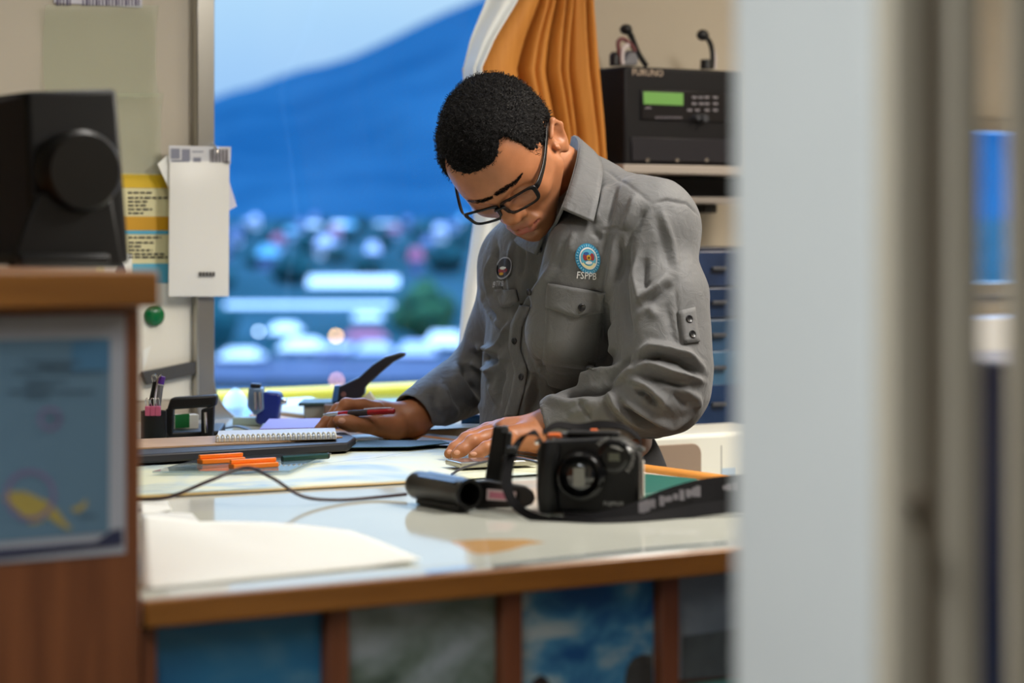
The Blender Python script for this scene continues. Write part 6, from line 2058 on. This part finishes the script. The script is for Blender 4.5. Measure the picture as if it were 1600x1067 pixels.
# =================================================================== DESK THINGS AT THE BACK LEFT
hp_ = thing('hole_punch', 'black hole punch with a green and white box behind its handle', 'hole punch', T(300, 688))
hd_ = 3.78
def HPp(x, y, d=hd_): return W(x, y, d)
tk = c2w((0, .02, 0)) - c2w((0, 0, 0))
bzp = T(300, 690)
obj('base', MB().prism([Vector((p.x, p.y, TZ + .0002)) for p in (T(254, 692), T(344, 689), T(352, 676), T(262, 678))], (0, 0, .016)), m_black, hp_, bevel=.003)
obj('handle', MB().prism([HPp(266, 622), HPp(338, 617), HPp(336, 636), HPp(312, 637), HPp(272, 640), HPp(258, 648)], tk * 1.6), m_black, hp_, bevel=.004)
for (x0, x1) in ((258, 271), (314, 334)):
    obj('side_arm', MB().prism([HPp(x0, 640), HPp(x1, 634), HPp(x1 - 2, 682), HPp(x0, 684)], tk), m_black, hp_, bevel=.002)
obj('spring_pin', MB().tube([HPp(321, 644, hd_ - .004), HPp(322, 676, hd_ - .004)], .003, 10), m_chrome, hp_, smooth=True)
gb = W(286, 672, 3.86)
gbx = thing('small_box', 'small green and white box behind the black hole punch', 'box', T(290, 683))
obj('carton', MB().box(Vector((gb.x, gb.y, gb.z + .012)), (.046, .02, .026), Matrix.Rotation(-.2, 3, 'Z')), m_paper, gbx, bevel=.001)
gbx2 = c2w((0, -.0112, 0)) - c2w((0, 0, 0))
obj('green_panel', MB().prism([W(272, 648, 3.845), W(296, 646, 3.845), W(296, 668, 3.845), W(272, 669, 3.845)], c2w((0, .001, 0)) - c2w((0, 0, 0))), mat('box_green', (40, 140, 74), .5), gbx)

ph_ = thing('pen_holder', 'black pen holder beside the cabinet with two pink clips on its rim', 'pen holder', T(240, 695))
c_h = T(240, 694); c_h.z = TZ + .0002
hz_ = W(240, 642, (c2w((0, 0, 0)) - c_h).length if False else 3.75).z - c_h.z
obj('cup', MB().lathe([(.019, 0), (.020, .002), (.020, hz_), (.018, hz_), (.018, .004), (0, .004)], c_h, (0, 0, 1), 28), m_black, ph_, smooth=True)
for k, x in enumerate((231, 239, 247)):
    c = W(x, 642, 3.735)
    t = thing('binder_clip', ['pink binder clip on the pen holder rim, next to the cabinet', 'pink binder clip in the middle of the pen holder rim', 'pink binder clip on the pen holder rim, nearest the hole punch'][k], 'clip', c, 'pink clips on the pen holder')
    obj('clip_body', MB().box(c, (.0078, .010, .015), Matrix.Rotation(-YAW, 3, 'Z')), mat('pink_enamel', (214, 104, 140), .35), t, bevel=.0012)
    obj('wire_arm', MB().tube(catmull([c + Xv * -.002 + Z_ * .007, c + Xv * -.003 + Z_ * .016 - Yv * .004, c + Z_ * .020 - Yv * .006, c + Xv * .003 + Z_ * .016 - Yv * .004, c + Xv * .002 + Z_ * .007], 5), .0007, 6), m_chrome, t, smooth=True)
pp = thing('pen', 'grey pen with a purple cap end leaning out of the pen holder', 'pen', W(246, 660, 3.76))
obj('barrel', MB().tube([W(243, 680, 3.765), W(247, 632, 3.765), W(251, 602, 3.765)], [.0035, .0045, .0045], 12), mat('pen_grey', (140, 140, 146), .35, metal=.4), pp, smooth=True)
obj('cap_end', MB().tube([W(251.2, 600, 3.765), W(254, 588, 3.765)], [.0052, .0048], 12), mat('purple_plastic', (92, 44, 150), .35), pp, smooth=True)
obj('pocket_clip', MB().tube([W(240, 628, 3.755), W(247, 590, 3.755), W(252, 586, 3.76)], .0012, 8), m_chrome, pp, smooth=True)
sc2 = thing('scissors', 'dark scissors standing in the pen holder by the cabinet', 'scissors', W(234, 660, 3.76))
obj('blade', MB().tube([W(236, 680, 3.77), W(236, 628, 3.77), W(242, 596, 3.77)], [.003, .004, .003], 8), m_blackm, sc2, smooth=True)
obj('finger_ring', MB().tube(catmull([W(242, 598, 3.77), W(246, 592, 3.77), W(243, 586, 3.77), W(238, 588, 3.77), W(240, 597, 3.77)], 5), .0016, 8), m_chrome, sc2, smooth=True)

# pencil sharpener
shd = 4.10
def SP(x, y, d=shd): return W(x, y, d)
ps = thing('pencil_sharpener', 'blue crank pencil sharpener standing on the table by the window', 'pencil sharpener', T(410, 664))
tkp = c2w((0, .05, 0)) - c2w((0, 0, 0))
obj('housing', MB().prism([SP(412, 612), SP(436, 614), SP(439, 622), SP(433, 664), SP(410, 666), SP(398, 660), SP(402, 640)], tkp), mat('cobalt_blue_shell', (22, 42, 122), .3), ps, bevel=.004)
sl = obj('feed_block', MB().prism([SP(388, 606, shd - .01), SP(410, 606, shd - .01), SP(412, 640, shd - .01), SP(398, 650, shd - .01), SP(386, 636, shd - .01)], tkp * .7), mat('blue_grey_metal', (120, 146, 176), .3, metal=.4), ps, bevel=.003)
for x in (399, 406):
    obj('guide_rod', MB().tube([SP(x, 612, shd - .015), SP(x + 1, 640, shd - .015)], .0028, 10), m_chrome, ps, smooth=True)
obj('pencil_clamp', MB().prism([SP(391, 599, shd - .01), SP(407, 600, shd - .01), SP(407, 606, shd - .01), SP(391, 606, shd - .01)], tkp * .4), m_black, ps, bevel=.002)
obj('crank_knob', MB().lathe([(.004, 0), (.006, .006), (.005, .012), (0, .013)], SP(437, 627, shd + .01), (SP(1, 0) - SP(0, 0)), 16), m_chrome, ps, smooth=True)
tag(obj('eraser_box', MB().prism([W(363, 652, 4.14), W(412, 653, 4.10), W(412, 666, 4.10), W(363, 666, 4.14)], c2w((0, .03, 0)) - c2w((0, 0, 0))), mat('pale_green_box', (186, 204, 190), .5), bevel=.002), 'pale green flat box at the foot of the blue sharpener', 'box')
tag(obj('dark_flap', MB().ribbon(catmull([W(338, 662, 4.0), W(352, 668, 3.98), (W(372, 666, 3.96)), W(392, 672, 3.94)], 6), [Vector((SN, CS, 0)) * .03] * 19, .002), m_dkgrey, smooth=True), 'dark grey curled strip lying behind the notebook', 'strip')

# heavy stapler on a grey box
kd = 4.14
gbox = thing('grey_box', 'grey cardboard box with a dark lid under the big stapler', 'box', T(500, 664))
tkb = c2w((0, .09, 0)) - c2w((0, 0, 0))
def KP(x, y, d=kd): return W(x, y, d)
obj('carton', MB().prism([KP(474, 634), KP(517, 633), KP(517, 667), KP(476, 667)], tkb), mat('grey_green_card', (140, 142, 132), .55), gbox, bevel=.002)
obj('lid', MB().prism([KP(466, 629.5, kd - .004), KP(520, 628.5, kd - .004), KP(520, 633.3, kd - .004), KP(466, 634.5, kd - .004)], tkb * 1.05), mat('dark_green_lid', (50, 72, 70), .5), gbox, bevel=.001)
bx2 = obj('brown_block', MB().prism([KP(506, 632, kd - .02), KP(548, 632, kd - .02), KP(548, 662, kd - .02), KP(506, 662, kd - .02)], tkb * .18), mat('brown_box_card', (122, 100, 88), .5), bevel=.002)
tag(bx2, 'brown block in front of the grey box, behind the fingers', 'box')
stp = thing('stapler', 'large black heavy-duty stapler with its handle raised towards the right', 'stapler', KP(560, 632))
tks = c2w((0, .028, 0)) - c2w((0, 0, 0))
obj('handle', MB().prism([KP(521, 628), KP(524, 606), KP(536, 601), KP(560, 590), KP(582, 570), KP(602, 557), KP(625, 551), KP(634, 551), KP(633, 556), KP(615, 566), KP(596, 582), KP(578, 598), KP(571, 606), KP(570, 616), KP(562, 624), KP(540, 628)], tks), mat('stapler_black', (24, 25, 28), .35), stp, bevel=.003)
obj('front_plate', MB().prism([KP(518, 628, kd - .002), KP(522, 603, kd - .002), KP(530, 602, kd - .002), KP(527, 628, kd - .002)], tks * 1.1), mat('stapler_blue_steel', (66, 116, 168), .3, metal=.4), stp, bevel=.001)
obj('hinge_pin', MB().lathe([(.0045, 0), (.0045, .002), (0, .0025)], KP(537, 616, kd - .0005), fwd, 14), mat('copper_pin', (150, 110, 100), .3, metal=.6), stp, smooth=True)
obj('magazine', MB().prism([KP(512, 629, kd + .002), KP(600, 629, kd + .002), KP(602, 640, kd + .002), KP(512, 636, kd + .002)], tks * .8), m_dkgrey, stp, bevel=.002)
obj('base', MB().prism([KP(530, 643, kd + .002), KP(640, 643, kd + .002), KP(640, 649, kd + .002), KP(530, 649, kd + .002)], tks * 1.2), m_black, stp, bevel=.002)
obj('rear_post', MB().prism([KP(560, 626, kd + .006), KP(578, 612, kd + .006), KP(596, 638, kd + .006), KP(606, 643, kd + .006), KP(566, 643, kd + .006)], tks * .6), mat('stapler_beige', (190, 184, 168), .5), stp, bevel=.002)
# little things on the window counter
bm_ = thing('marker_pen', 'short blue marker lying on the window counter behind the left wrist', 'marker', onz(742, 655, .975))
q = onz(742, 655, .972)
obj('barrel', MB().tube([q - Xv * .022, q + Xv * .012], .008, 12), mat('clear_blue', (60, 112, 170), .15), bm_, smooth=True)
obj('cap', MB().tube([q + Xv * .0125, q + Xv * .024], [.0085, .008], 12), mat('deep_blue', (20, 50, 110), .3), bm_, smooth=True)
